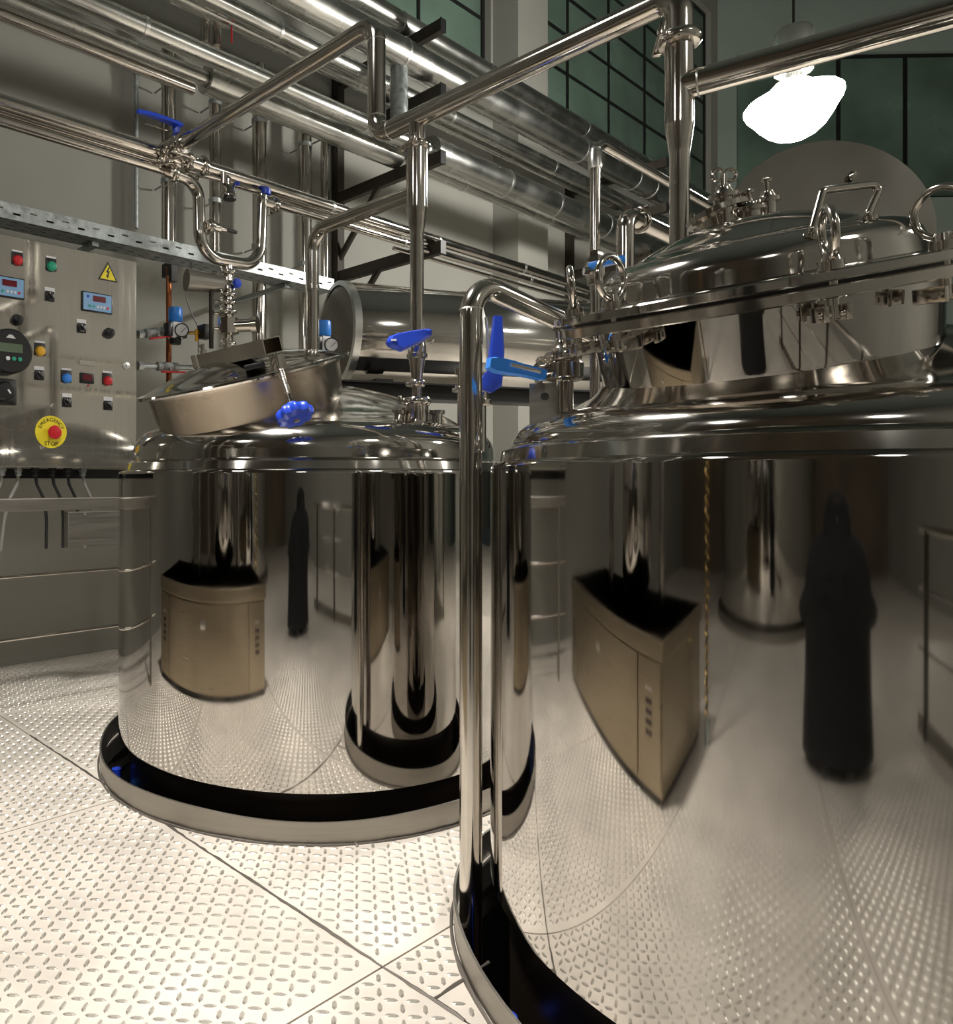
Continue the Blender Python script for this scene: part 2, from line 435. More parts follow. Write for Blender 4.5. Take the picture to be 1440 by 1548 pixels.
def lid_frame(c, nrm): return xf(c, nrm, (0, 1, 0))
def clamp_fitting(mb, m, r, h=0.022):                # tri-clamp ferrule around a pipe of radius r, local z axis
    mb.lathe([(r, -h * .9), (r * 1.25, -h * .8), (r * 1.5, -h * .35), (r * 1.5, h * .35), (r * 1.25, h * .8), (r, h * .9)], 24, m, False, False)
def clamp_part(loc, axis, r, parent, side=None, name='pipe_clamp'):
    """hinged clamp ring with wing nut"""
    m = xf(loc, axis, side)
    b = MB(); h = max(.014, r * .45)
    b.lathe([(r * .98, -h), (r * 1.38, -h * .9), (r * 1.55, -h * .4), (r * 1.55, h * .4), (r * 1.38, h * .9), (r * .98, h)], 28, m, False, False)
    for sx in (-1, 1):
        b.box((sx * r * 1.25, -r * 1.35, 0), (r * .5, r * .5, h * 1.3), m, bev=r * .06)
    c = m @ Vector((0, -r * 1.5, 0)); d = (m.to_3x3() @ Vector((1, 0, 0)))
    b.cyl(c - d * r * 1.7, c + d * r * 1.7, r * .16, seg=10)
    b.cyl(c + d * r * 1.5, c + d * r * 2.0, r * .28, seg=10)
    b.box((r * 2.1, -r * 1.5, 0), (r * .22, r * .35, h * 2.2), m, bev=r * .05)
    return b.part(name, M['pipe'], parent)

def head_z(R, zr, st, kz, H, d):
    r = R * .93
    if d > r - .17: return zr + st + kz * math.sqrt(max(0, 1 - ((d - r + .17) / .17) ** 2))
    t = 1 - d / (r - .17); return zr + st + kz * .985 + (H - st - kz * .985) * (1 - (1 - t) ** 2)
def on_t1(p): return head_z(R1, 1.396, .085, .13, .44, math.hypot(p.x - T1.x, p.y - T1.y))
def on_t2(p): return head_z(R2, 1.404, .052, .09, .36, math.hypot(p.x - T2.x, p.y - T2.y))
# ------------------------------------------------------------------ left tank
t1 = thing('brew_tank', 'mirror-polished left tank with a tilted manway lid and one blue hand wheel', 'tank', T1)
tank_body(t1, T1, R1, 0.142, 1.396)
L1c = Vector((-0.25, 3.50, 1.835)); L1n = Vector((-0.22, -0.20, 1.0)).normalized()
m1 = lid_frame(L1c, L1n)
b = MB(); b.lathe([(.405, -.40), (.445, -.03), (.455, -.012)], 96, m1, False, False); b.part('manway_neck', M['neck'], t1)
lid = MB()
prof = [(.455, -.014), (.490, -.012), (.494, -.004), (.490, .004), (.455, .008)]
for k in range(1, 11):
    t = k / 10; prof.append((.455 * (1 - t), .008 + .085 * (1 - (1 - t) ** 2)))
lid.lathe(prof, 96, m1, False, False); lid1 = lid.part('manway_lid', M['head'], t1)
# box-section clamp beam across the lid, running to the hand wheel at the front edge
def lp(m, x, y, z): return m @ Vector((x, y, z))
def plane_pt(m, px_, py_, h):                        # point seen at a pixel on the lid plane raised by h
    o = Vector((0, 0, CAM_H)); d = at(px_, py_, 1.0) - o; c = m @ Vector((0, 0, h)); nr = m.to_3x3() @ Vector((0, 0, 1))
    return o + d * ((c - o).dot(nr) / d.dot(nr))
hb0 = at(312, 545, 3.55); hb1 = at(412, 522, 3.02)
bd = (hb1 - hb0); Lb = bd.length; mb_ = xf(hb0, bd, L1n)
bar = MB(); hw, hh, th = .040, .030, .005
for (cx, cz, sx, sz) in ((hw, 0, th, hh * 2), (-hw, 0, th, hh * 2), (0, hh, hw * 2, th), (0, -hh, hw * 2, th)):
    bar.box((cx, cz, Lb / 2), (sx, sz, Lb), mb_)
bar.box((0, 0, Lb * .5), (hw * 1.9, hh * 1.9, .004), mb_)
bar.part('clamp_beam', M['pipe'], lid1, smooth=0)
for (px_, py_, hY) in ((345, 527, 3.30), (308, 535, 3.52)):
    pb = at(px_, py_, hY); k = MB()
    k.cyl(pb - L1n * .05, pb + L1n * .035, .009, seg=12); k.cyl(pb + L1n * .0, pb + L1n * .018, .018, seg=6); k.cyl(pb + L1n * .03, pb + L1n * .045, .013, seg=12)
    k.part('hinge_bolt', M['pipe'], lid1)
yk = MB()                                            # hinge ear at the rear of the lid
e0 = at(303, 548, 3.60)
for s_ in (-1, 1): yk.box((s_ * .028, 0, -.02), (.008, .05, .12), xf(e0, L1n, D1))
yk.part('hinge_ear', M['pipe'], lid1)
# solid plate painted black as the shaded cutout under the beam
sp = MB(); s0 = at(385, 553, 3.08); sp.box((0, 0, 0), (.085, .075, .02), xf(s0, L1n, (0, 1, 0)), bev=.004); sp.part('saddle', M['black'], lid1, 'plate painted black as the shaded opening under the clamp beam')
st0 = at(420, 548, 2.98); st1 = at(441, 613, 2.905); sd = (st1 - st0).normalized()
k = MB(); k.cyl(st0 - sd * .04, st1 + sd * .03, .010, seg=14)
for i in range(14): k.lathe([(.0115, 0), (.0125, .004), (.0115, .008)], 14, xf(st0 + sd * (.01 + i * .010), sd), False, False)
k.part('threaded_stud', M['pipe'], lid1)
k = MB()
for s_ in (-1, 1): k.box((s_ * .022, 0, 0), (.008, .035, .06), xf(st0, L1n, D1))
k.part('stud_fork', M['pipe'], lid1)
hwheel = MB(); hm = xf(st1 + sd * .005, sd)
n_ = 84; vs, fs = [], []
prof = [(.022, -.012, 0), (.030, .004, 0), (.054, .010, 1), (.066, .020, 1), (.070, .036, 1), (.066, .052, 1), (.052, .060, 1), (.030, .062, 0), (.012, .062, 0), (.012, .052, 0)]
for r, z, lob in prof:
    for i in range(n_):
        a = 2 * PI * i / n_; rr = r * (1 + (.085 * math.cos(9 * a) if lob else 0)); vs.append((rr * math.cos(a), rr * math.sin(a), z))
for j in range(len(prof) - 1):
    for i in range(n_):
        q_ = (i + 1) % n_; fs.append((j * n_ + i, j * n_ + q_, (j + 1) * n_ + q_, (j + 1) * n_ + i))
fs.append(tuple(range(n_ - 1, -1, -1))); fs.append(tuple((len(prof) - 1) * n_ + i for i in range(n_)))
hwheel.add(vs, fs, hm); hwheel.part('hand_wheel', M['blue'], lid1, 'blue lobed plastic hand wheel')
k = MB(); k.lathe([(.013, .052), (.013, .063), (0, .064)], 16, hm, False, False); k.part('wheel_nut', M['pipe'], lid1)

# ------------------------------------------------------------------ right tank
t2 = thing('brew_tank', 'largest mirror-polished tank, at right, with a domed bolted lid and ring nuts', 'tank', T2)
tank_body(t2, T2, R2, 0.175, 1.404, .052, .09, .36)
L2c = Vector((1.09, 1.842, 1.81)); L2n = Vector((-0.179, -0.149, 1.0)).normalized(); m2 = lid_frame(L2c, L2n)
b = MB(); b.lathe([(.352, -.176), (.353, -.168), (.360, -.06), (.361, -.035)], 112, m2, False, False); b.part('manway_neck', M['mirror'], t2)
b = MB(); b.lathe([(.52, -.35), (.45, -.27), (.40, -.225), (.368, -.196), (.352, -.176)], 112, m2, False, False); b.part('weld_collar', M['head'], t2)
b = MB(); b.lathe([(.355, -.040), (.442, -.040), (.445, -.037), (.445, -.018), (.442, -.015), (.355, -.015)], 112, m2, False, False); b.part('neck_flange', M['pipe'], t2)
b = MB(); b.lathe([(.37, -.015), (.434, -.015), (.434, -.008), (.37, -.008)], 96, m2, False, False); b.part('gasket', M['black'], t2)
def dome_z(r):
    if r > .252: return .046 + .062 * math.sqrt(max(0, 1 - ((r - .252) / .080) ** 2))
    return .108 + .062 * (1 - (r / .252) ** 2)
lid2b = MB(); prof = [(.37, -.008), (.447, -.008), (.450, -.005), (.450, .010), (.447, .013), (.344, .015), (.336, .019), (.332, .044)]
for k in range(1, 10): r_ = .252 + .080 * math.cos(PI / 2 * k / 10); prof.append((r_, dome_z(r_)))
for k in range(0, 14): prof.append((.252 * (1 - k / 13), dome_z(.252 * (1 - k / 13))))
lid2b.lathe(prof, 112, m2, False, False); lid2 = lid2b.part('manway_lid', M['head'], t2)
# swing bolts with ring nuts, spaced round the flange (angles in the lid plane)
def lid_dir(px_):                                    # flange angle whose rim is seen at this column (front half)
    best = None
    for k in range(180, 361):
        a = math.radians(k); p = m2 @ Vector((.435 * math.cos(a), .435 * math.sin(a), 0))
        x = PX + FOC * p.x / p.y
        if best is None or abs(x - px_) < best[0]: best = (abs(x - px_), a)
    return best[1]
for px_, turn in ((852, 1.25), (925, 0.2), (1262, -0.15), (1432, 0.1)):
    a = lid_dir(px_)
    base = m2 @ Vector((.428 * math.cos(a), .428 * math.sin(a), 0))
    rad = (m2.to_3x3() @ Vector((math.cos(a), math.sin(a), 0))); tan = L2n.cross(rad)
    mm = xf(base, L2n, rad.cross(L2n) * -1)
    sb = MB()
    sb.cyl(base - L2n * .078, base + L2n * .036, .010, seg=14)
    sb.cyl(base + L2n * .013, base + L2n * .030, .022, seg=24)
    sb.cyl(base + L2n * .030, base + L2n * .044, .016, .012, seg=20)
    o = sb.part('swing_bolt', M['pipe'], t2)
    rd = Matrix.Rotation(turn, 3, L2n) @ tan
    rm = xf(base + L2n * .080, rd)
    rb = MB(); rb.torus(.046, .0075, rm, 36, 12); rb.part('ring_nut', M['pipe'], o)
    ck = MB(); cm = Matrix(((tan.x, rad.x, L2n.x, base.x), (tan.y, rad.y, L2n.y, base.y), (tan.z, rad.z, L2n.z, base.z), (0, 0, 0, 1)))
    for s_ in (-1, 1): ck.box((s_ * .019, -.014, -.068), (.011, .060, .030), cm, bev=.002)
    ck.cyl(cm @ Vector((-.028, 0, -.070)), cm @ Vector((.028, 0, -.070)), .007, seg=12)
    ck.part('bolt_fork', M['pipe'], o)
# bent rod handle on the lid
def dome_pt(px_, py_):                               # where a view line meets the lid dome (approx. by marching)
    o = Vector((0, 0, CAM_H)); d = (at(px_, py_, 1.0) - o).normalized(); mi = m2.inverted(); s_ = .8
    while s_ < 4:
        p = mi @ (o + d * s_); r = math.hypot(p.x, p.y)
        if r < .332 and 0 < p.z < dome_z(r): return o + d * s_
        s_ += .004
    return at(px_, py_, 1.75)
f0, f1 = dome_pt(1228, 354), dome_pt(1312, 330)
c0 = at(1243, 288, f0.y + .01); c1_ = at(1332, 277, f1.y + .01)
hd = MB(); hd.tube([f0 - L2n * .03, f0 + L2n * .01, c0, c1_, f1 + L2n * .01, f1 - L2n * .03], .0075, 14, fil=.012)
hd.part('lid_handle', M['pipe'], lid2)
for f in (f0, f1):
    k = MB(); k.cyl(f - L2n * .028, f - L2n * .002, .013, seg=16); k.cyl(f - L2n * .004, f + L2n * .004, .017, seg=16)
    k.part('handle_foot', M['pipe'], lid2)
# sight-glass flange cluster at the left rear of the lid
sg = m2 @ Vector((-.05, .24, .15)); sgn = (L2n + Vector((-.1, .25, 0))).normalized()
sg = at(1088, 328, 2.02); msg = xf(sg, sgn, (0, 1, 0))
k = MB(); k.lathe([(.060, -.10), (.060, .0), (.080, .0), (.080, .014), (.050, .014)], 40, msg, False, True); k.part('sight_flange', M['pipe'], lid2)
for i in range(6):
    a = 2 * PI * i / 6; p = msg @ Vector((0.069 * math.cos(a), .069 * math.sin(a), .014)); k = MB()
    k.cyl(p - sgn * .02, p + sgn * .012, .007, seg=6); k.part('flange_bolt', M['pipe'], lid2)
for (px_, py_, Y, h, r) in ((1094, 296, 1.98, .055, .024), (1160, 300, 2.0, .050, .020), (1133, 312, 1.96, .04, .026)):
    p = at(px_, py_ + 18, Y); k = MB(); mm = xf(p, (L2n + UP).normalized())
    k.lathe([(r, -.10), (r, h * .4), (r * 1.5, h * .42), (r * 1.5, h * .62), (r, h * .64), (r * .7, h * .9), (r * .7, h), (0, h)], 24, mm, False, False)
    if h > .052:
        k.cyl(p + UP * h, p + UP * (h + .03), .008, seg=10); k.torus(.015, .005, xf(p + UP * (h + .03) + Vector((.016, 0, 0)), (0, 1, 0)), 16, 8); k.torus(.015, .005, xf(p + UP * (h + .03) - Vector((.016, 0, 0)), (0, 1, 0)), 16, 8)
    else: k.lathe([(.006, h), (.006, h + .02), (.012, h + .022), (.012, h + .03), (0, h + .034)], 14, mm, False, False)
    k.part('ferrule', M['pipe'], lid2)
# round splash plate standing up behind the lid
dp = MB(); dm = xf(at(1247, 349, 2.28), Vector((-.25, -1, .12)))
dp.lathe([(.282, -.003), (.284, 0), (.282, .003), (0, .003)], 72, dm, True, False)
disc = dp.part('splash_plate', M['head'], lid2, 'round upright steel plate behind the lid dome')
k = MB(); k.lathe([(.011, .003), (.011, .010), (0, .013)], 16, xf(at(1287, 266, 2.27), Vector((-.25, -1, .12))), False, False); k.part('plate_bolt', M['pipe'], lid2)
# lifting lug on the shoulder
lg = MB(); lc = at(823, 606, 2.20)
n_ = 20; ring = []
lm = xf(lc, (-.25, -1, 0), UP)
outer = [(-.042, -.065), (.042, -.065), (.042, .05), (-.042, .05)]
lv = []; lf = []
hr = .012; hc = (0.0, .012)
sq = []
for i in range(n_):
    a = 2 * PI * i / n_ + PI / 4; cx, cy_ = math.cos(a), math.sin(a); s_ = 1 / max(abs(cx), abs(cy_))
    sq.append((cx * s_ * .042, (cy_ * s_) * .0575 - .0075))
for z in (0, .010):
    lv += [(x, y, z) for x, y in sq]; lv += [(hc[0] + hr * math.cos(2 * PI * i / n_ + PI / 4), hc[1] + hr * math.sin(2 * PI * i / n_ + PI / 4), z) for i in range(n_)]
for i in range(n_):
    j = (i + 1) % n_; o2 = 2 * n_
    lf += [(i, n_ + i, n_ + j, j), (o2 + i, o2 + j, o2 + n_ + j, o2 + n_ + i), (i, j, o2 + j, o2 + i), (n_ + i, o2 + n_ + i, o2 + n_ + j, n_ + j)]
lg.add(lv, lf, lm); lg.part('lifting_lug', M['brushed'], t2, smooth=0)

# third tank, seen only mirrored in the right tank
t3 = thing('brew_tank', 'third polished tank behind the photographer, seen mirrored in the right tank', 'tank', T3)
tank_body(t3, T3, R3, 0.142, 2.3)
k = MB(); k.lathe([(.43, 2.5), (.43, 2.95), (.48, 2.95), (.48, 2.99), (.2, 3.06), (0, 3.08)], 48, Matrix.Translation(T3), False, False); k.part('manway_lid', M['head'], t3)


# ================================================================== PIPEWORK
def zrow(s_, w_): return CAM_H + s_ * abs(w_) / 0.6505
def pipe_run(name, label, w_, s_, r, u0, u1, joints=(), m='jacket', group=None, steps=()):
    """straight run parallel to the left wall, in jacket sections between joints; steps = (u, new radius)"""
    z = zrow(s_, w_); t = thing(name, label, 'pipe', uw(u0, w_, z), group)
    cuts = sorted(set([u0, u1] + list(joints) + [a for a, _ in steps]))
    for a, b_ in zip(cuts[:-1], cuts[1:]):
        rr = r
        for us_, rs in steps:
            if a >= us_ - 1e-6: rr = rs
        k = MB(); k.cyl(uw(a + .002, w_, z), uw(b_ - .002, w_, z), rr, seg=32); k.part('jacket_section', M[m], t)
    for j in joints:
        rr = r
        for us_, rs in steps:
            if j >= us_ - 1e-6: rr = rs
        k = MB(); k.lathe([(rr, -.016), (rr + .004, -.014), (rr + .004, .014), (rr, .016)], 32, xf(uw(j, w_, z), D1), False, False); k.part('jacket_band', M['band'], t)
    return t, z
U = on_u
def js(w_, *xs): return [U(x, w_) for x in xs]
pipe_run('insulated_pipe', 'topmost of the insulated pipes along the left wall, on the uppermost rack arm', -4.65, .580, .09, -2, 13.5, js(-4.65, 430, 605, 735, 882, 985) + [11.0])
pipe_run('insulated_pipe', 'widest insulated pipe, second from the top on the rack, several bands at its far end', -4.39, .5405, .13, -2, 13.0, js(-4.39, 300, 605, 875, 955, 980, 1006))
pipe_run('insulated_pipe', 'dark slim insulated pipe just behind the widest pipe on the rack', -4.69, .492, .07, -2, 13.0, js(-4.69, 420, 580, 680, 835))
pipe_run('insulated_pipe', 'slim insulated pipe nearest the wall on the second rack arm', -4.87, .478, .06, -2, 13.0, js(-4.87, 540, 770, 900))
pipe_run('insulated_pipe', 'insulated pipe on the third rack arm that widens right of the rack post', -4.51, .433, .068, -2, 13.0, js(-4.51, 217, 552, 760, 835, 910), steps=[(U(648, -4.51), .135)])
pipe_run('insulated_pipe', 'lowest insulated pipe on the rack, with a thick jacketed length in the middle', -4.75, .408, .058, -2, 13.0, js(-4.75, 700, 830), steps=[(U(310, -4.75), .105), (U(600, -4.75), .066)])
pipe_run('insulated_pipe', 'thin dark pipe slung under the lowest insulated pipe at upper left', -4.83, .392, .04, -2, U(292, -4.83), (), 'pipe')
pipe_run('process_pipe', 'middle bare steel pipe of the three at the left edge, nearest the wall', -4.48, .311, .028, -2, 5.0, (), 'pipe')
pipe_run('process_pipe', 'upper of the two bare steel pipes running low along the left wall', -4.34, .3185, .045, -2, 12.5, js(-4.34, 500, 660, 790), 'pipe')
pipe_run('process_pipe', 'lower bare steel pipe, from the left edge to the U-bend', -4.37, .303, .034, -2, U(252, -4.37), (), 'pipe')
pipe_run('process_pipe', 'lower bare steel pipe, from the blue-topped valve on to the far corner', -4.37, .303, .034, U(414, -4.37), 12.5, js(-4.37, 610, 800), 'pipe')
pipe_run('process_pipe', 'slim third bare pipe above the horizontal vessel', -4.55, .292, .018, 5.0, 12.5, js(-4.55, 740), 'pipe')

# racks: wall post, arms toward the hall, diagonal braces, end caps
def rack(u, label, zs_, wend):
    t = thing('pipe_rack', label, 'bracket', uw(u, WALLW + .06, 2.6))
    mm = lambda z: Matrix(((D1.x, NN.x, 0, uw(u, 0).x), (D1.y, NN.y, 0, uw(u, 0).y), (0, 0, 1, z), (0, 0, 0, 1)))
    k = MB(); k.box((0, WALLW + .05, 0), (.09, .09, 3.2), mm(4.0)); k.part('post', M['iron'], t, smooth=0)
    for i, z in enumerate(zs_):
        k = MB(); k.box((0, (WALLW + .05 + wend) / 2, 0), (.07, wend - WALLW - .05, .11), mm(z), bev=.006); a = k.part('arm', M['iron'], t, smooth=0)
        k = MB(); k.box((0, wend + .006, 0), (.074, .012, .115), mm(z)); k.part('end_cap', M['black'], a, smooth=0)
        if i >= 2:
            k = MB(); k.tube([uw(u, WALLW + .06, z - .62), uw(u, WALLW + .62, z - .03)], .032, 8); k.part('brace', M['iron'], t)
rack(5.3, 'dark steel pipe rack left of the drop pipe, four arms with capped ends', [5.325, 4.76, 4.176, 3.39], -4.25)
rack(9.7, 'far dark steel pipe rack behind the thin pipe beside the right tank', [5.325, 4.76, 4.176, 3.39], -4.25)

# pale riser between two rack tiers, and small loops behind the pipes
t = thing('riser_pipe', 'pale grey matt riser behind the Z-shaped pipe', 'pipe', at(603, 180, 6.55))
k = MB(); k.cyl(at(603, 200, 6.55), at(603, 96, 6.55), .076, seg=24); k.part('sleeve', M['galv'], t)
k = MB(); k.lathe([(.076, 0), (.08, .004), (.08, .02), (0, .024)], 24, xf(at(603, 97, 6.55)), False, False); k.part('cap', M['band'], t)
t = thing('vent_pipe', 'small hooked pipe with a red tap between the upper pipes', 'pipe', at(328, 62, 5.9))
k = MB(); p = at(328, 70, 5.95); k.tube([p, p + UP * .20, p + UP * .20 - D1 * .11, p - D1 * .11 - UP * .02], .036, 16, fil=.05); k.part('bend', M['pipe'], t)
k = MB(); k.box((0, 0, 0), (.03, .012, .13), xf(at(350, 52, 5.9)), bev=.005); k.part('red_tap', M['red'], t, 'red tap handle')

# upright pipes on the left wall
for i, (x, y0, y1, r, lab) in enumerate(((255, 118, 392, .060, 'wide upright pipe behind the blue-handled valve on the left wall'),
        (325, 150, 420, .050, 'upright wall pipe just left of the U-bend'), (392, 160, 520, .064, 'upright wall pipe behind the right leg of the U-bend'),
        (461, 200, 540, .062, 'upright wall pipe behind the branch that drops to the left lid'), (491, 210, 440, .042, 'slim upright wall pipe beside the rack post'))):
    p0_ = on_plane(x, y1, -5.38); p1_ = on_plane(x, y0 - 60, -5.38)
    t = thing('wall_pipe', lab, 'pipe', p0_)
    k = MB(); k.cyl(p0_, p1_, r, seg=24); k.part('tube', M['pipe'], t)
    for f in (.35, .8):
        c = p0_.lerp(p1_, f); k = MB(); k.lathe([(r, -.02), (r + .006, -.018), (r + .006, .018), (r, .02)], 24, xf(c), False, False)
        k.tube([c, c - NN * .22], .008, 8); k.part('wall_clip', M['galv'], t)
t = thing('conduit', 'thin grey conduit that turns down the left wall above the cable tray', 'conduit', on_plane(206, 340, -5.5))
k = MB(); a = on_plane(206, 345, -5.5); b_ = on_plane(206, 97, -5.5); k.tube([a, b_, uw(-2, -5.5, b_.z)], .017, 12, fil=.07); k.part('tube', M['galv'], t)
k = MB(); k.cyl(b_ - UP * .09, b_ - UP * .05, .024, seg=14); k.part('coupling', M['galv'], t)

# cable tray with punched slots
TW, TZ = -4.6, 2.93
t = thing('cable_tray', 'perforated galvanised cable tray running above the control panel', 'tray', uw(0, TW, TZ))
mt = Matrix(((D1.x, NN.x, 0, 0), (D1.y, NN.y, 0, 0), (0, 0, 1, TZ), (0, 0, 0, 1)))
u0, u1 = -2.0, U(492, TW)
def punched(mb, plane, v0, v1, z0):                  # strip with rows of slots; plane 'side' or 'base'
    n = int((u1 - u0) / .10)
    for i in range(n):
        a = u0 + (u1 - u0) * i / n; L = (u1 - u0) / n
        c0, c1 = .03, .075; m0 = (v0 + v1) / 2 + (.012 if i % 2 else -.012); hs = .006
        rects = [(a, a + c0, v0, v1), (a + c1, a + L, v0, v1), (a + c0, a + c1, v0, m0 - hs), (a + c0, a + c1, m0 + hs, v1)]
        for ua, ub, va, vb in rects:
            if plane == 'side': vs = [(ua, z0, va), (ub, z0, va), (ub, z0, vb), (ua, z0, vb)]
            else: vs = [(ua, va, z0), (ub, va, z0), (ub, vb, z0), (ua, vb, z0)]
            mb.add(vs, [(0, 1, 2, 3)], mt)
k = MB(); punched(k, 'side', -.045, .05, TW + .10); k.part('tray_side', M['galv'], t, smooth=0)
k = MB(); punched(k, 'side', -.045, .05, TW - .10); k.part('tray_side', M['galv'], t, smooth=0)
k = MB()
for va, vb in ((-.10, -.034), (-.034, .034), (.034, .10)): punched(k, 'base', TW + va, TW + vb, -.045)
k.part('tray_base', M['galv'], t, smooth=0)
k = MB(); k.box(((u0 + u1) / 2, TW, .0), (u1 - u0 - .02, .15, .05), mt, bev=.01); k.part('cable_bundle', M['black'], t)
for uu in (0.6, 2.2, 3.8):
    k = MB(); k.box((uu, (WALLW + TW) / 2 + .03, -.062), (.045, TW - WALLW + .02, .03), mt); k.part('bracket', M['galv'], t, smooth=0)

# ------------------------------------------------------------------ transfer line across the tanks
TU = 2.574
def on_t(x, w_from=None):                            # w of the upright plane u = TU seen at column x
    kx = (x - PX) / FOC
    return -TU * (D1.x - D1.y * kx) / (D1.y + D1.x * kx) if False else -TU * (0.7597 - 0.6505 * kx) / (0.6505 + 0.7597 * kx)
zA, zB = 3.47, 2.94
wv, wr_, wd = on_t(265), on_t(569), on_t(630)
V2 = Vector((1.247, 2.50, 0)); wV = V2.dot(NN)
tl = thing('transfer_pipe', 'long polished pipe with a Z-shaped step crossing above both tanks', 'pipe', uw(TU, wr_, zB))
k = MB(); k.tube([uw(TU, wv + .05, zA), uw(TU, wr_, zA), uw(TU, wr_, zB), uw(TU, wV, zB), uw(TU, wV, 2.80)], .0425, 28, fil=.085, steps=10); k.part('tube', M['pipe'], tl)
k = MB(); k.cyl(uw(TU, wd, zB), uw(TU, wd, 2.83), .036, seg=24); k.part('tee_branch', M['pipe'], tl)
clamp_part(uw(TU, wd, 2.815), UP, .038, tl, (1, .4, 0)); clamp_part(uw(TU, wV, 2.79), UP, .044, tl, (1, -.3, 0))
for a in ((uw(TU, wr_, zA) - UP * .09, UP, .0425), (uw(TU, wr_, zB) + UP * .09, UP, .0425), (uw(TU, wr_ + .09, zB), NN, .0425)):
    k = MB(); k.lathe([(a[2], -.002), (a[2] + .0012, 0), (a[2], .002)], 28, xf(a[0], a[1]), False, False); k.part('weld_seam', M['band'], tl)
# drop pipe to the left tank with its branch over to the lid
def zc(y, Y): return CAM_H + (PY - y) / FOC * Y
dpY = uw(TU, wd).y
d = uw(TU, wd)
td = thing('drop_pipe', 'upright pipe with a reducer, dropping from the Z pipe to the left tank', 'pipe', d + UP * 2.0)
k = MB(); k.lathe([(.030, zc(505, dpY)), (.030, zc(352, dpY)), (.034, zc(345, dpY)), (.046, zc(318, dpY)), (.047, zc(315, dpY)), (.047, 2.80)], 32, Matrix.Translation(d)); k.part('tube', M['pipe'], td)
wb2 = -2.893; zb2 = zc(290, dpY)
k = MB(); k.tube([uw(TU, wd - .02, zb2), uw(TU, wb2, zb2), uw(TU, wb2, on_t1(uw(TU, wb2)) + .004)], .034, 24, fil=.11, steps=10); k.part('branch', M['pipe'], td)
k = MB(); k.lathe([(.034, 0), (.0365, .002), (.0365, .022), (.034, .024)], 24, xf(uw(TU, wb2, zb2 - .30)), False, False); k.part('coupling', M['pipe'], td)

def lever(mb, c, d_, up, L, w0=.016, w1=.013, th=.012):
    """tapered plastic lever along d_, flat side facing up"""
    m = Matrix((( *d_, 0), (*up.cross(d_), 0), (*up, 0), (0, 0, 0, 1))).transposed(); m.translation = c
    n = 8; vs, fs = [], []
    for i in range(n + 1):
        t_ = i / n; x = L * t_; hw_ = (w0 * (1 - t_) + w1 * t_) * (1.15 if .55 < t_ < .97 else 1) * (.75 if i == n else 1); z = .010 * math.sin(t_ * PI * .9)
        vs += [(x, -hw_, z - th / 2), (x, hw_, z - th / 2), (x, hw_ * .8, z + th / 2), (x, -hw_ * .8, z + th / 2)]
    for i in range(n):
        for q_ in range(4): r_ = (q_ + 1) % 4; fs.append((i * 4 + q_, i * 4 + r_, i * 4 + 4 + r_, i * 4 + 4 + q_))
    fs += [(3, 2, 1, 0), (n * 4, n * 4 + 1, n * 4 + 2, n * 4 + 3)]
    mb.add(vs, fs, m)
def paddle(mb, pts_, Y, th):                         # chamfered slab with the given outline at depth Y
    n = len(pts_); f = [at(x, y, Y) for x, y in pts_]; c0 = sum(f, Vector()) / n; vs = []
    for q_, s_ in ((-th / 2, .80), (-th * .28, 1.0), (th * .28, 1.0), (th / 2, .80)):
        vs += [c0 + (p - c0) * s_ + Vector((0, q_, 0)) for p in f]
    fs = [tuple(range(n)), tuple(range(4 * n - 1, 3 * n - 1, -1))]
    for r_ in range(3): fs += [(r_ * n + i, (r_ + 1) * n + i, (r_ + 1) * n + (i + 1) % n, r_ * n + (i + 1) % n) for i in range(n)]
    mb.add(vs, fs)
# valve and nozzle stack under the drop pipe
tv = thing('lever_valve', 'valve with a blue lever on the nozzle of the left tank', 'valve', d + UP * 1.9)
k = MB(); zt = lambda y: zc(y, dpY)
k.lathe([(.032, zt(503)), (.044, zt(506)), (.044, zt(512)), (.034, zt(515)), (.040, zt(522)), (.040, zt(534)), (.046, zt(536)), (.046, zt(541)), (.036, zt(543)), (.022, zt(575)), (.022, zt(577))], 32, Matrix.Translation(d)); k.part('body', M['pipe'], tv)
clamp_part(d + UP * zt(580), UP, .024, tv, (1, .2, 0))
hdir = (at(586, 522, 3.08) - at(648, 506, 3.24)); hL = hdir.length
k = MB(); c = at(650, 507, 3.25); hdn = hdir.normalized(); upv = (UP - hdn * UP.dot(hdn)).normalized()
paddle(k, [(583, 517), (587, 510), (600, 505), (622, 501), (645, 498), (652, 500), (651, 508), (640, 515), (624, 523), (606, 531), (597, 528), (586, 523)], 3.19, .07); lv = k.part('lever', M['blue'], tv, 'blue plastic lever')
k = MB(); k.box((0, 0, 0), (.022, .004, .007), Matrix.Translation(at(595, 514, 3.152))); k.part('printed_mark', M['white'], lv, smooth=0)
k = MB(); k.cyl(d + UP * zt(516), at(650, 507, 3.25), .014, seg=12); k.box((0, 0, 0), (.12, .006, .006), xf(at(655, 515, 3.25), (0, 0, 1))); k.part('spindle', M['pipe'], tv)
tn = thing('nozzle', 'short steel nozzle with clamps under the blue lever valve', 'nozzle', d + UP * 1.6)
k = MB(); k.lathe([(.020, zt(578)), (.020, zt(600)), (.052, zt(603)), (.052, zt(612)), (.050, zt(614)), (.050, on_t1(d) - .012)], 32, Matrix.Translation(d)); k.part('stub', M['pipe'], tn)
clamp_part(d + UP * zt(607), UP, .040, tn, (1, -.3, 0))
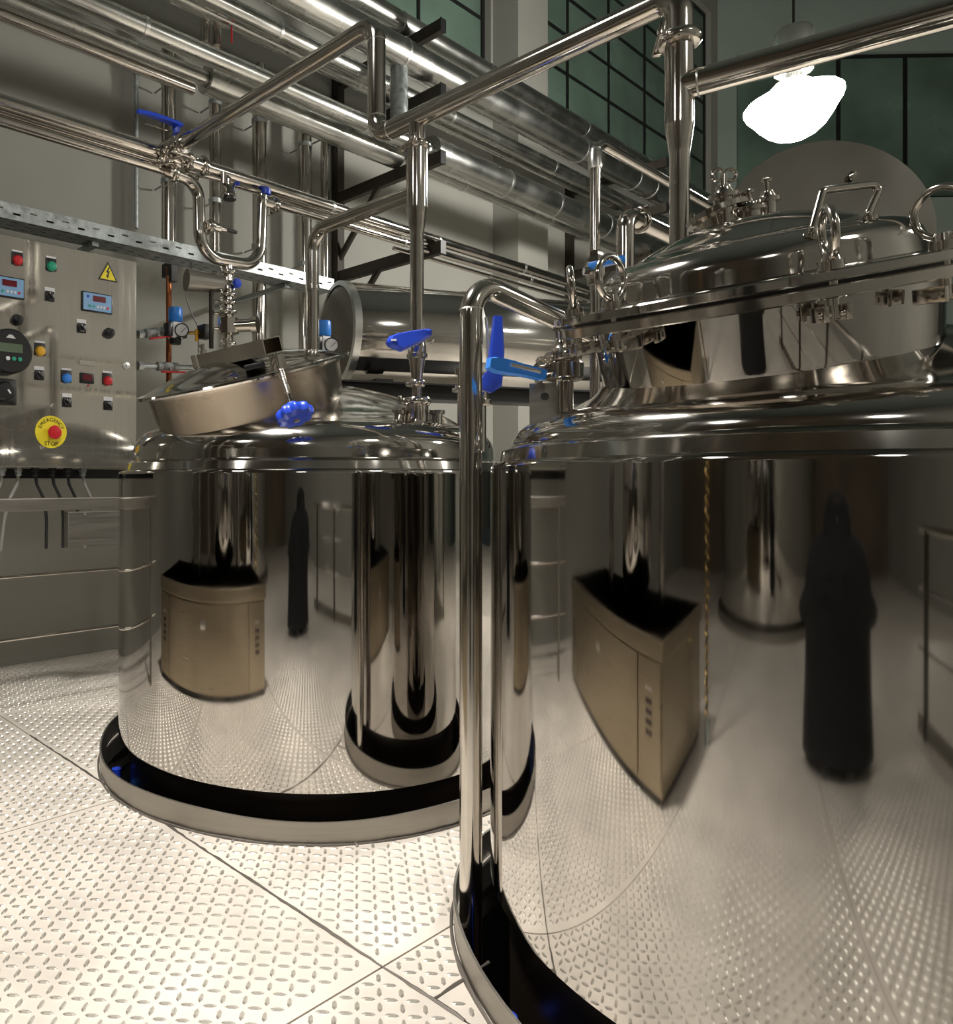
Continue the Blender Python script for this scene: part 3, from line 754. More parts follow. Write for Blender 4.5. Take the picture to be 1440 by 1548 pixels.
for s_ in (-1, 1):
    k = MB(); p = d + Vector((s_ * .085, -.02, 0)); zz0 = zt(628); k.lathe([(.022, on_t1(p) - .005), (.022, zz0), (.033, zz0 + .004), (.033, zz0 + .02), (0, zz0 + .022)], 20, Matrix.Translation(p), False, False); k.part('side_ferrule', M['pipe'], tn)
# second small nozzle near the pole
p = at(697, 600, 3.55); tn2 = thing('nozzle', 'capped sampling nozzle on the left tank behind the pole', 'nozzle', p)
k = MB(); k.lathe([(.018, on_t1(p) - p.z - .003), (.018, .02), (.032, .024), (.032, .044), (.018, .048), (.018, .10), (.03, .104), (.03, .13), (0, .132)], 24, Matrix.Translation(p), False, False); k.part('stub', M['pipe'], tn2)
clamp_part(p + UP * .034, UP, .022, tn2, (1, 0, 0))

# upright supply pipe behind the right lid, with its reducer and the branch to the right
ts = thing('supply_pipe', 'upright pipe with reducer behind the right lid, branching off to the right', 'pipe', V2 + UP * 1.8)
k = MB(); y2 = 2.5
k.lathe([(.0305, on_t2(V2) + .002), (.0305, zc(232, y2)), (.033, zc(226, y2)), (.043, zc(192, y2)), (.044, zc(188, y2)), (.044, 2.77)], 32, Matrix.Translation(V2)); k.part('tube', M['pipe'], ts)
bd_ = Vector((.807, -.59, 0)).normalized(); zbr = zc(132, y2)
k = MB(); k.cyl(V2 + UP * zbr, V2 + UP * zbr + bd_ * 2.2, .0425, seg=32); k.part('branch', M['pipe'], ts)
k = MB(); k.lathe([(.0425, -.002), (.046, 0), (.0425, .004)], 32, xf(V2 + UP * zbr + bd_ * .055, bd_), False, False); k.part('weld_seam', M['band'], ts)

# tall bent pole in the gap left of the right tank
PB = Vector((.527, 2.33, 0)); tp = thing('standpipe', 'tall steel standpipe with a bent top rising beside the right tank', 'pipe', PB)
pe = Vector((1.06, 2.72, 1.86)); kk = PB + UP * 1.962
k = MB(); k.tube([PB + UP * -1.3, kk, Vector((.911, 2.60, 1.885)), pe], .034, 28, fil=.095, steps=12); k.part('tube', M['pipe'], tp)
k = MB(); k.lathe([(.034, -.002), (.0358, 0), (.034, .003)], 28, xf(PB + UP * (zc(468, 2.33))), False, False); k.part('weld_seam', M['band'], tp)
k = MB(); k.cyl(pe - (pe - Vector((.911, 2.6, 1.885))).normalized() * .02, pe, .05, seg=24); k.part('end_ferrule', M['pipe'], tp)

# thin pipe with union and blue ball valve
q0 = at(899, 405, 2.85); qt = zc(212, 2.85); qn = Vector((q0.x, q0.y, 0))
tt = thing('thin_pipe', 'thin bent pipe with a white union nut left of the right lid', 'pipe', q0)
k = MB(); k.tube([qn + UP * (on_t2(qn) + .002), qn + UP * qt, qn + UP * qt + D1 * 4.2], .0185, 18, fil=.07, steps=9); k.part('tube', M['pipe'], tt)
k = MB(); k.lathe([(.019, -.045), (.025, -.042), (.025, .012), (.022, .016), (.022, .03), (.019, .032)], 20, xf(qn + UP * zc(237, 2.85)), False, False); k.part('union_nut', M['band'], tt)
tb = thing('lever_valve', 'small valve with a flat blue handle in the thin pipe behind the ring nut', 'valve', qn + UP * zc(405, 2.85))
zv = zc(404, 2.85)
k = MB(); k.lathe([(.022, -.07), (.028, -.065), (.028, -.04), (.035, -.03), (.035, .02), (.028, .03), (.028, .055), (.022, .06)], 6, xf(qn + UP * zv)); k.part('body', M['pipe'], tb)
k = MB(); a = at(893, 402, 2.79); b_ = at(936, 393, 2.74); hv = (b_ - a).normalized()
k.box((0, 0, .055), (.034, .022, .125), xf(a, hv, (0, 0, 1)), bev=.004); hh_ = k.part('lever', M['lblue'], tb, 'blue flat handle')
k = MB(); k.box((0, -.0112, .06), (.006, .001, .06), xf(a, hv, (0, 0, 1))); k.part('printed_mark', M['white'], hh_, smooth=0)
k = MB(); k.cyl(qn + UP * (zv), at(888, 410, 2.77), .009, seg=12); k.cyl(at(882, 410, 2.78), at(890, 410, 2.78), .015, seg=6); k.part('stem_nut', M['pipe'], tb)

# short swan-neck with an open clamp
s0 = at(945, 380, 2.76); sn = Vector((s0.x, s0.y, 0)); szt = zc(325, 2.76)
tw = thing('swan_neck_pipe', 'short swan-neck pipe with an open clamp ring behind the right lid', 'pipe', s0)
k = MB(); k.tube([sn + UP * (on_t2(sn) + .003), sn + UP * szt, sn + UP * (szt) + D1 * .10, sn + UP * (szt - .01) + D1 * .11], .031, 22, fil=.06, steps=9, caps=True); k.part('bend', M['pipe'], tw)
e_ = sn + UP * szt + D1 * .115
k = MB(); k.torus(.036, .008, xf(e_, D1), 28, 10); k.part('clamp_ring', M['pipe'], tw)
k = MB(); k.box((.0, .045, 0), (.03, .016, .026), xf(e_, D1, UP), bev=.003); k.cyl(e_ + UP * .05 - NN * .03, e_ + UP * .05 + NN * .03, .006, seg=8); k.part('clamp_screw', M['pipe'], tw)
k = MB(); k.cyl(e_ + D1 * .02 + NN * .0, e_ + D1 * 3.6, .030, seg=24); k.part('run', M['pipe'], tw)

# valve stack at the left edge of the right lid
vb = at(850, 560, 2.20); vx = Vector((vb.x, vb.y, 0)); zq = lambda y: zc(y, 2.20)
tq = thing('lever_valve', 'shiny valve stack left of the right lid with a long sideways blue lever', 'valve', vb)
k = MB(); k.lathe([(.030, on_t2(vx) - .004), (.030, zq(578)), (.050, zq(576)), (.058, zq(572)), (.058, zq(551)), (.050, zq(547)), (.046, zq(545)), (.046, zq(536)), (.038, zq(534)), (.024, zq(522)), (.021, zq(505)), (.026, zq(500)), (.026, zq(494)), (.012, zq(492))], 36, Matrix.Translation(vx)); k.part('body', M['pipe'], tq)
clamp_part(vx + UP * zq(541), UP, .034, tq, (1, .1, 0))
k = MB(); a = vx + Vector((-.05, -.02, zq(562))); b_ = at(818, 563, 2.17); k.cyl(a, b_ - Vector((.01, 0, 0)), .026, seg=20); k.cyl(b_ - Vector((.012, 0, 0)), b_, .032, seg=20); k.part('spindle', M['pipe'], tq)
a = at(822, 567, 2.15); b_ = at(737, 549, 2.10); dv = (b_ - a); k = MB(); fwd = Vector((0, -1, 0)); fwd = (fwd - dv.normalized() * fwd.dot(dv.normalized())).normalized()
lever(k, a, dv.normalized(), fwd, dv.length, .017, .020, .026); k.part('lever', M['lblue'], tq, 'blue lever with a steel trigger')
k = MB(); k.tube([at(816, 562, 2.11), at(772, 551, 2.08)], .0055, 10); k.part('trigger', M['band'], tq)
# second valve with the upright paddle lever
vp = at(724, 600, 3.35); ty = thing('lever_valve', 'valve with a tall upright blue paddle lever right of the standpipe', 'valve', vp)
k = MB(); k.lathe([(.03, on_t1(vp) - vp.z - .003), (.03, -.04), (.055, -.035), (.055, -.015), (.04, -.01), (.04, .035), (.055, .04), (.055, .06), (.025, .065)], 28, Matrix.Translation(vp + UP * .0), True, True); k.part('body', M['pipe'], ty)
k = MB(); paddle(k, [(746, 478), (758, 479), (761, 530), (759, 565), (757, 585), (742, 594), (726, 588), (725, 575), (737, 560), (740, 530)], 3.27, .05); k.part('lever', M['blue'], ty, 'tall blue paddle lever')
k = MB(); k.tube([at(734, 480, 3.31), at(736, 500, 3.31), at(737, 545, 3.30)], .006, 8); k.cyl(at(735, 585, 3.30), vp + UP * .02, .016, seg=12); k.part('trigger', M['band'], ty)

# ------------------------------------------------------------------ horizontal vessel on its beam
ax = Vector((.95, .31, 0)).normalized(); v0 = at(512, 505, 6.0); VR = .40
tz = thing('pressure_vessel', 'large horizontal polished vessel behind the left tank', 'vessel', v0)
k = MB(); k.lathe([(VR * .985, 0), (VR, .01), (VR, 1.05), (VR, 3.0), (VR * .985, 3.01)], 72, xf(v0, ax), False, False); k.part('shell', M['head'], tz)
k = MB(); k.lathe([(VR * .93, -.03), (VR * 1.02, -.025), (VR * 1.02, .03), (VR, .035)], 72, xf(v0, ax), False, False); k.part('end_flange', M['band'], tz)
k = MB(); k.lathe([(0, -.10), (VR * .4, -.09), (VR * .75, -.06), (VR * .93, -.015)], 64, xf(v0, ax), False, False); k.part('end_cover', M['brushed'], tz)
k = MB(); k.lathe([(VR, 1.04), (VR + .006, 1.045), (VR + .006, 1.075), (VR, 1.08)], 72, xf(v0, ax), False, False); k.part('seam_band', M['band'], tz)
k = MB(); k.lathe([(.93 * VR, 3.0), (0, 3.1)], 48, xf(v0, ax), False, False); k.part('end_cover', M['brushed'], tz)
tbm = thing('steel_beam', 'black steel beam under the horizontal vessel behind the left tank', 'beam', at(520, 588, 5.55))
a = at(512, 587, 5.62) - UP * .01; bmm = Matrix(((ax.x, -ax.y, 0, a.x), (ax.y, ax.x, 0, a.y), (0, 0, 1, a.z), (0, 0, 0, 1)))
k = MB(); k.box((1.6, 0, .055), (3.3, .22, .012), bmm); k.box((1.6, 0, -.055), (3.3, .22, .012), bmm); k.box((1.6, 0, 0), (3.3, .012, .10), bmm); k.part('i_section', M['black'], tbm, smooth=0)
for x in (.35, 2.6):
    k = MB(); k.box((x, .12, .02 - (a.z) / 2 - .06), (.12, .12, a.z - .12), bmm); k.part('leg', M['black'], tbm, smooth=0)
    k = MB(); k.box((x, .05, .075), (.14, .18, .03), bmm); k.part('saddle', M['black'], tbm, smooth=0)
# ================================================================== LEFT WALL MANIFOLD
MW = -4.30
def mp(x, y, w_=MW): return on_plane(x, y, w_)
# valve at the start of the transfer line
c = uw(TU, wv, zA); tva = thing('lever_valve', 'wall manifold valve with a long blue lever at upper left', 'valve', c)
k = MB(); k.lathe([(.045, -.10), (.062, -.095), (.062, -.075), (.05, -.07), (.062, -.04), (.066, 0), (.062, .04), (.05, .07), (.062, .075), (.062, .095), (.045, .10)], 32, xf(c - NN * .0, NN)); k.part('body', M['pipe'], tva)
clamp_part(c + NN * .085, NN, .046, tva, UP); clamp_part(c - NN * .085, NN, .046, tva, UP)
a = mp(272, 190, -4.15); b_ = mp(208, 169, -4.05); dv = b_ - a; up_ = (UP - dv.normalized() * UP.dot(dv.normalized())).normalized()
k = MB(); lever(k, a, dv.normalized(), up_, dv.length, .030, .012, .022); k.box((0, 0, 0), (.05, .04, .10), xf(mp(266, 196, -4.15)), bev=.006); k.part('lever', M['blue'], tva, 'long tapered blue lever')
k = MB(); k.cyl(c, mp(266, 205, -4.16), .018, seg=14); k.tube([mp(262, 200, -4.12), mp(218, 186, -4.05)], .006, 8); k.part('spindle', M['pipe'], tva)
# tees and clamps around it
tm = thing('pipe_tee', 'clamped tee below the manifold valve, feeding the bare wall pipes', 'fitting', mp(290, 240))
z1_ = zrow(.3185, MW)
k = MB(); a = uw(U(246, MW), MW, z1_); b_ = uw(U(312, MW), MW, z1_); k.cyl(a, b_, .052, seg=28); k.cyl((a + b_) / 2, c, .046, seg=24); k.part('tee_body', M['pipe'], tm)
for x in (246, 282, 306):
    clamp_part(uw(U(x, MW), MW, z1_), D1, .045, tm, UP)
# U-bend
tub = thing('u_bend_pipe', 'wide U-shaped pipe loop hanging on the left wall above the valve column', 'pipe', mp(345, 395))
z2_ = zrow(.303, MW)
k = MB(); k.tube([uw(U(254, MW), MW, z2_), uw(U(300, MW), MW, z2_ - .02), uw(U(302, MW), MW, mp(300, 388).z), uw(U(392, MW), MW, mp(392, 403).z), uw(U(396, MW), MW, mp(396, 296).z)], .042, 24, fil=.17, steps=12); k.part('tube', M['pipe'], tub)
clamp_part(uw(U(262, MW), MW, z2_ - .005), D1, .038, tub, UP)
tva2 = thing('lever_valve', 'small wall valve with a round blue cap above the right leg of the U-bend', 'valve', mp(402, 306))
c2 = mp(402, 306); k = MB(); k.cyl(c2 - D1 * .07, c2 + D1 * .09, .042, seg=24); k.cyl(c2 - D1 * .03, c2 + D1 * .03, .055, seg=24); k.cyl(c2, c2 + UP * .07, .02, seg=14); k.cyl(c2 - UP * .09, c2, .03, seg=14); k.part('body', M['pipe'], tva2)
clamp_part(c2 + D1 * .08, D1, .036, tva2, UP)
k = MB(); k.lathe([(.018, .05), (.034, .055), (.036, .09), (.022, .105), (0, .107)], 20, xf(c2), False, False); k.part('cap', M['blue'], tva2, 'blue round cap')
tva3 = thing('lever_valve', 'small capped drain valve hanging from the upper wall pipe', 'valve', mp(346, 285))
c3 = mp(346, 286); k = MB(); k.cyl(mp(338, 262), mp(338, 278), .022, seg=16); k.lathe([(.03, -.06), (.05, -.055), (.05, -.03), (.042, -.02), (.042, .03), (.05, .035), (.05, .055), (.03, .06)], 28, xf(c3)); k.part('body', M['pipe'], tva3)
k = MB(); k.cyl(mp(347, 302), mp(347, 299), .045, seg=24); k.part('cap', M['black'], tva3)
k = MB(); k.cyl(mp(356, 278, -4.26), mp(362, 277, -4.24), .014, seg=12); k.part('knob', M['blue'], tva3, 'blue knob')
tva4 = thing('sensor', 'small clamped sensor on the left leg of the U-bend', 'sensor', mp(318, 342))
k = MB(); c4 = mp(313, 340, -4.26); k.cyl(c4, c4 + D1 * .10, .03, seg=20); k.cyl(c4 + D1 * .1, c4 + D1 * .15, .018, seg=14); k.part('body', M['pipe'], tva4)
clamp_part(c4 + D1 * .03, D1, .03, tva4, UP)
k = MB(); k.cyl(c4 + D1 * .15, c4 + D1 * .24, .012, seg=12); k.part('plug', M['black'], tva4)

# valve column below the U-bend
tc_ = thing('valve_column', 'upright stack of clamped valves below the U-bend', 'valve', mp(345, 500))
X0 = 345
def colz(y): return mp(X0, y).z
cc0 = mp(X0, 500); cx = Vector((cc0.x, cc0.y, 0))
k = MB(); k.cyl(cx + UP * colz(545), cx + UP * colz(396), .032, seg=24); k.part('tube', M['pipe'], tc_)
for y, r in ((412, .036), (446, .036), (458, .036), (472, .038), (520, .036)): clamp_part(cx + UP * colz(y), UP, r, tc_, (1, .2, 0))
k = MB(); k.lathe([(.04, colz(507)), (.072, colz(505)), (.072, colz(482)), (.04, colz(480))], 8, Matrix.Translation(cx)); k.part('valve_block', M['pipe'], tc_)
k = MB(); a = cx + UP * colz(493); k.cyl(a, a + (D1 * .6 + NN * .8).normalized() * .20, .045, seg=24); k.cyl(a + (D1 * .6 + NN * .8).normalized() * .17, a + (D1 * .6 + NN * .8).normalized() * .21, .058, seg=24); k.part('actuator', M['pipe'], tc_)
k = MB(); a = cx + UP * colz(431); n_ = NN * .07 + D1 * .02; k.cyl(a, a + n_, .02, seg=12); k.part('knob_stem', M['pipe'], tc_)
k = MB(); k.lathe([(0, .06), (.026, .062), (.034, .075), (.030, .095), (0, .105)], 20, xf(a, NN + D1 * .2), False, False); k.part('knob', M['blue'], tc_, 'round blue knob')
k = MB(); k.cyl(cx + UP * colz(432) - D1 * .05, cx + UP * colz(432) - D1 * .30 - NN * .06, .055, .075, seg=24); k.part('bell_housing', M['brushed'], tc_)
k = MB(); k.lathe([(.03, colz(432) - .03), (.055, colz(440)), (.055, colz(436)), (.03, colz(424))], 24, Matrix.Translation(cx)); k.part('body', M['pipe'], tc_)
for y in (450, 470, 488, 510):                        # instrument tubing beside the column
    a = cx + UP * colz(y) - D1 * .13; k = MB(); k.tube([a, a + UP * .05, a + UP * .05 + D1 * .10], .009, 8, fil=.02); k.part('small_bend', M['pipe'], tc_)
k = MB(); k.tube([cx + UP * colz(530) - D1 * .14, cx + UP * colz(442) - D1 * .14], .016, 12); k.part('side_tube', M['iron'], tc_)
# thin signal cable
tcb = thing('signal_cable', 'thin grey cable hanging in a curve from the tray to the regulator', 'cable', mp(285, 440, -4.7))
k = MB(); k.tube([mp(289, 378, -4.55), mp(288, 420, -4.6), mp(281, 450, -4.7), mp(290, 475, -4.75), mp(300, 495, -4.78), mp(300, 540, -4.8)], .006, 8, fil=.08); k.part('wire', M['cable'], tcb)

# copper line with air regulators and red ball valves
CW = -5.05
tcu = thing('copper_pipe', 'orange copper pipe rising between the panel and the valve column', 'pipe', mp(255, 575, CW))
k = MB(); k.cyl(mp(255, 585, CW), mp(255, 404, CW), .021, seg=18); k.part('tube', M['copper'], tcu)
k = MB(); k.box((0, 0, 0), (.14, .05, .10), xf(mp(256, 408, CW), UP, D1)); k.box((.05, 0, -.06), (.045, .05, .08), xf(mp(256, 408, CW), UP, D1)); k.part('bracket', M['black'], tcu, smooth=0)
def regulator(x, y, label, w_=-4.85):
    p = mp(x, y, w_); t = thing('air_regulator', label, 'regulator', p)
    k = MB(); k.box((0, 0, 0), (.085, .08, .12), xf(p, UP, NN), bev=.008); k.part('body', M['white'], t, 'pale body')
    for s_ in (-1, 1):
        k = MB(); k.box((s_ * .062, 0, 0), (.04, .07, .10), xf(p, UP, NN), bev=.006); k.part('end_block', M['black'], t)
    k = MB(); k.lathe([(.04, -.10), (.044, -.07), (.044, -.05)], 20, xf(p), True, False); k.part('bowl', M['black'], t)
    k = MB(); k.lathe([(.035, .06), (.048, .065), (.052, .075), (.052, .16), (.048, .168), (0, .168)], 28, xf(p), False, False); k.part('knob', M['lblue'], t, 'blue ribbed knob')
    gd = (NN * .8 - D1 * .5).normalized(); g = p + gd * .06 + D1 * .055 - UP * .005; k = MB(); k.lathe([(.0, .0), (.048, .0), (.052, .004), (.052, .028), (.045, .03), (.044, .024), (0, .024)], 32, xf(g, gd), False, False); o = k.part('gauge', M['black'], t)
    k = MB(); k.lathe([(.0438, .0245), (0, .0245)], 28, xf(g, gd), False, False); k.part('dial', M['white'], o, 'white dial')
    gm = xf(g + gd * .026, gd); k = MB(); k.box((.008, .010, 0), (.0035, .05, .002), gm @ Matrix.Rotation(-.8, 4, 'Z')); k.part('needle', M['black'], o, smooth=0)
    return t
regulator(265, 500, 'air regulator with a blue knob and white gauge in front of the copper pipe')
regulator(489, 522, 'air regulator with a blue knob behind the lid of the left tank', -3.95)
for y, lab in ((503, 'upper red-handled ball valve on the left wall'), (551, 'lower red-handled ball valve on the left wall')):
    a = mp(212, y + 2, -4.9); b_ = mp(262 if y < 520 else 300, y + (-3 if y < 520 else 5), -4.9); t = thing('ball_valve', lab, 'valve', a)
    k = MB(); k.cyl(a, b_, .018, seg=14); k.part('pipe_nipple', M['galv'], t)
    k = MB(); p = a.lerp(b_, .45); dr = (b_ - a).normalized(); k.lathe([(.022, -.09), (.034, -.085), (.034, -.05), (.026, -.045), (.036, -.02), (.036, .02), (.026, .045), (.034, .05), (.034, .085), (.022, .09)], 8, xf(p, dr)); k.part('body', M['galv'], t)
    k = MB(); k.box((.0, .0, .02), (.026, .012, .20), xf(p + NN * .055 - UP * .045, dr), bev=.004); k.part('lever', M['red'], t, 'red lever')
    k = MB(); k.cyl(p, p + NN * .055 - UP * .03, .01, seg=10); k.part('stem', M['galv'], t)
    for q_ in (a, b_):
        k = MB(); k.cyl(q_ - dr * .02, q_ + dr * .02, .033, seg=6); k.part('hex_nut', M['galv'], t)
t = thing('solenoid', 'black solenoid with an orange tag next to the valve column', 'solenoid', mp(308, 502, -4.7))
k = MB(); k.box((0, 0, 0), (.10, .08, .10), xf(mp(310, 502, -4.7), UP, D1), bev=.006); k.part('coil', M['black'], t)
k = MB(); k.cyl(mp(280, 503, -4.8), mp(303, 503, -4.72), .013, seg=12); k.part('nipple', M['brass'], t)
k = MB(); k.cyl(mp(297, 498, -4.72), mp(297, 516, -4.72), .012, seg=10); k.part('tag', M['amber'], t)

# ================================================================== CONTROL PANEL
PWN = -4.50
pb_, pt_ = 1.43, 2.79
pu0, pu1 = .2, U(207, PWN)
mpn = Matrix(((D1.x, NN.x, 0, 0), (D1.y, NN.y, 0, 0), (0, 0, 1, 0), (0, 0, 0, 1)))    # local x = u, y = w, z = up
tp_ = thing('control_panel', 'polished steel control panel with lamps, switches and a yellow emergency stop', 'control panel', uw(pu1 - .5, PWN - .12, pb_))
k = MB(); k.box(((pu0 + pu1) / 2, PWN - .128, (pb_ + pt_) / 2), (pu1 - pu0, .24, pt_ - pb_), mpn, bev=.004); k.part('enclosure', M['brushed'], tp_, smooth=0)
k = MB(); k.box(((pu0 + pu1) / 2, PWN - .004, (pb_ + pt_) / 2), (pu1 - pu0 - .004, .008, pt_ - pb_ - .004), mpn, bev=.003); k.part('door', M['panel'], tp_, smooth=0)
FW = PWN + .001
def ppt(x, y): return on_plane(x, y, FW)
def pf(x, y, out=0.0): return Matrix(((D1.x, 0, NN.x, 0), (D1.y, 0, NN.y, 0), (0, 1, 0, 0), (0, 0, 0, 1))) if False else _pf(x, y, out)
def _pf(x, y, out):                                  # local x right along wall, y up, z out of the panel
    p = ppt(x, y) + NN * out
    return Matrix(((D1.x, 0, NN.x, p.x), (D1.y, 0, NN.y, p.y), (0, 1, 0, p.z), (0, 0, 0, 1)))
PS = (ppt(100, 500).y) / FOC                         # metres per pixel near the panel centre
def tagplate(x, y, o):
    k = MB(); k.box((0, 0, .002), (.062, .034, .003), pf(x, y)); k.part('name_plate', M['white'], o, smooth=0)
def lampb(x, y, col, word):
    k = MB(); k.box((0, 0, .004), (.066, .075, .007), pf(x, y - 1), bev=.002); o = k.part('indicator_lamp', M['black'], tp_, word + ' indicator lamp')
    k = MB(); k.lathe([(.030, .007), (.030, .016), (.022, .026), (0, .030)], 24, pf(x, y + 2), False, False); k.part('lens', M[col], o)
    tagplate(x, y - 9, o)
for x, y, col, wd_ in ((26, 392, 'red', 'red'), (77, 401, 'green', 'green'), (60, 529, 'amber', 'amber'), (100, 570, 'lblue', 'blue'), (162, 574, 'red', 'red square')): lampb(x, y, col, wd_)
def switchb(x, y):
    k = MB(); k.box((0, 0, .004), (.058, .060, .007), pf(x, y), bev=.002); o = k.part('selector_switch', M['black'], tp_)
    k = MB(); k.lathe([(.026, .007), (.026, .014), (.020, .018), (0, .018)], 20, pf(x, y), False, False); k.box((0, 0, .024), (.012, .046, .018), pf(x, y) @ Matrix.Rotation(.7, 4, 'Z'), bev=.003); k.part('knob', M['black'], o)
    k = MB(); k.box((.0, .016, .0338), (.004, .010, .001), pf(x, y) @ Matrix.Rotation(.7, 4, 'Z')); k.part('pointer', M['white'], o, smooth=0)
    tagplate(x, y - 9, o)
for x, y in ((75, 448), (123, 496), (59, 567), (101, 608), (163, 613)): switchb(x, y)
for x, y in ((25, 484), (164, 504)):
    k = MB(); k.lathe([(.034, 0), (.034, .012), (.026, .02), (.024, .045), (0, .047)], 28, pf(x, y), False, False); k.box((0, 0, .046), (.008, .046, .012), pf(x, y) @ Matrix.Rotation(-.5, 4, 'Z'), bev=.002); k.part('rotary_knob', M['black'], tp_)
k = MB(); k.lathe([(.026, 0), (.026, .006), (.018, .008), (0, .008)], 24, pf(190, 553), False, False); o = k.part('key_lock', M['band'], tp_)
k = MB(); k.box((0, 0, .0085), (.006, .018, .002), pf(190, 553)); k.part('key_slot', M['black'], o, smooth=0)
def controller(x, y):
    k = MB(); k.box((0, 0, .006), (.205, .122, .012), pf(x, y), bev=.003); o = k.part('temperature_controller', M['black'], tp_)
    k = MB(); k.box((0, 0, .013), (.190, .108, .003), pf(x, y), bev=.001); k.part('face', M['skyblue'], o, smooth=0)
    k = MB(); k.box((.012, .022, .0155), (.085, .036, .003), pf(x, y)); k.part('screen', M['darkred'], o, smooth=0)
    for i, cx_ in enumerate((-.052, -.028, 0.0, .022, .044, .068)):
        k = MB(); k.lathe([(.008, .014), (.008, .0175), (0, .0178)], 14, pf(x, y) @ Matrix.Translation((cx_, -.028, 0)), False, False); k.part('key', M[('green', 'green', 'white', 'white', 'white', 'red')[i]], o)
    k = MB(); k.lathe([(.009, .014), (.009, .016), (0, .016)], 14, pf(x, y) @ Matrix.Translation((-.065, .03, 0)), False, False); k.part('mark', M['blue'], o)
controller(146, 458); controller(10, 434)
# warning triangle
k = MB(); k.prism([(-.068, -.058), (.068, -.058), (0, .064)], .002, pf(163, 411)); o = k.part('warning_sign', M['black'], tp_, 'black-edged yellow high-voltage triangle', smooth=0)
k = MB(); k.prism([(-.054, -.050), (.054, -.050), (0, .047)], .0026, pf(163, 411)); k.part('yellow_face', M['yellow'], o, smooth=0)
k = MB(); k.prism([(.004, .030), (-.014, -.004), (-.002, -.006), (-.008, -.026), (-.014, -.024), (-.005, -.042), (.008, -.028), (.002, -.028), (.012, .004), (.001, .004), (.012, .028)], .0032, pf(163, 411)); k.part('lightning_bolt', M['black'], o, smooth=0)
# small display and red lamp dot
k = MB(); k.box((0, 0, .006), (.090, .064, .012), pf(131, 572), bev=.003); o = k.part('counter_display', M['black'], tp_)
k = MB(); k.box((0, .004, .0125), (.062, .036, .002), pf(131, 572)); k.part('screen', M['darkred'], o, smooth=0)
k = MB(); k.box((0, .0, .002), (.10, .032, .003), pf(131, 549)); k.part('name_plate', M['brushed'], o, smooth=0)
k = MB(); k.lathe([(.006, 0), (.006, .006), (0, .008)], 12, pf(133, 583), False, False); k.part('warning_dot', M['red'], o)
# emergency stop
k = MB(); k.lathe([(.098, 0), (.098, .004), (0, .004)], 48, pf(77, 653), False, False); o = k.part('emergency_stop', M['yellow'], tp_, 'yellow disc with a red mushroom button')
k = MB(); k.lathe([(.026, .004), (.026, .018), (.040, .022), (.042, .032), (.034, .042), (0, .045)], 32, pf(80, 654), False, False); k.part('button', M['red'], o, 'red mushroom button')
let = MB()
wordm = 'EMERGENCY'
for i, ch in enumerate(wordm):
    a = math.radians(158 - i * (136 / (len(wordm) - 1)))
    m = pf(77, 653) @ Matrix.Translation((.073 * math.cos(a), .073 * math.sin(a), .005)) @ Matrix.Rotation(a - PI / 2, 4, 'Z')
    text_part(ch, .030, m, M['black'], o)
text_part('STOP', .036, pf(77, 653) @ Matrix.Translation((.0, -.072, .005)), M['black'], o)
# round meter and main switch at the left edge
k = MB(); k.lathe([(.125, 0), (.130, .01), (.130, .07), (.118, .085), (0, .085)], 56, pf(9, 533), False, False); o = k.part('round_meter', M['black'], tp_, 'round black meter with a grey-green screen')
k = MB(); k.box((-.01, .016, .087), (.15, .052, .006), pf(9, 533), bev=.002); k.part('screen', M['lcd'], o, smooth=0)
text_part('88.8', .045, pf(9, 533) @ Matrix.Translation((-.01, .016, .0905)), M['black'], o, 'digits') if False else None
for i, (dx, c_) in enumerate(((-.0, 'white'), (.035, 'green'), (.07, 'green'))):
    k = MB(); k.lathe([(.012, .085), (.012, .090), (0, .091)], 16, pf(9, 533) @ Matrix.Translation((dx - .02, -.045, 0)), False, False); k.part('key', M[c_], o)
k = MB(); k.prism([(-.03, .072), (.025, .072), (.005, .092), (-.012, .092)], .002, pf(9, 533, .085)); k.part('emblem', M['white'], o, smooth=0)
k = MB(); k.box((0, 0, .012), (.15, .15, .024), pf(4, 592), bev=.006); o = k.part('main_switch', M['black'], tp_)
k = MB(); k.lathe([(.055, .024), (.055, .045), (.045, .06), (0, .062)], 32, pf(4, 592), False, False); k.part('handle', M['black'], o)
k = MB(); k.box((.012, -.012, .063), (.010, .028, .002), pf(4, 592) @ Matrix.Rotation(.6, 4, 'Z')); k.part('pointer', M['white'], o, smooth=0)
# glands and cables below the panel
for i, (x, col) in enumerate(((3, 'cable'), (28, 'cable'), (53, 'black'), (79, 'black'), (102, 'black'), (125, 'cable'))):
    p = on_plane(x, 713, PWN - .08); p.z = pb_
    k = MB(); k.lathe([(.026, .012), (.026, -.020), (.020, -.024), (.020, -.045), (.014, -.05)], 6, xf(p)); k.part('cable_gland', M['galv'] if col == 'cable' else M['black'], tp_)
    sgn_ = -1 if i < 2 else 1
    k = MB(); k.tube([p - UP * .03, p - UP * .10 + D1 * .01 * sgn_, p - UP * .20 + D1 * .06 * sgn_, p - UP * .32 + D1 * .08 * sgn_ - NN * .02, p - UP * .5 + D1 * .09 * sgn_ - NN * .05], .010, 10, fil=.06); k.part('cable', M[col], tp_)
k = MB(); k.box(((pu0 + pu1) / 2, PWN - .20, 1.395), (pu1 - pu0, .10, .06), mpn); k.part('bottom_duct', M['black'], tp_, smooth=0)

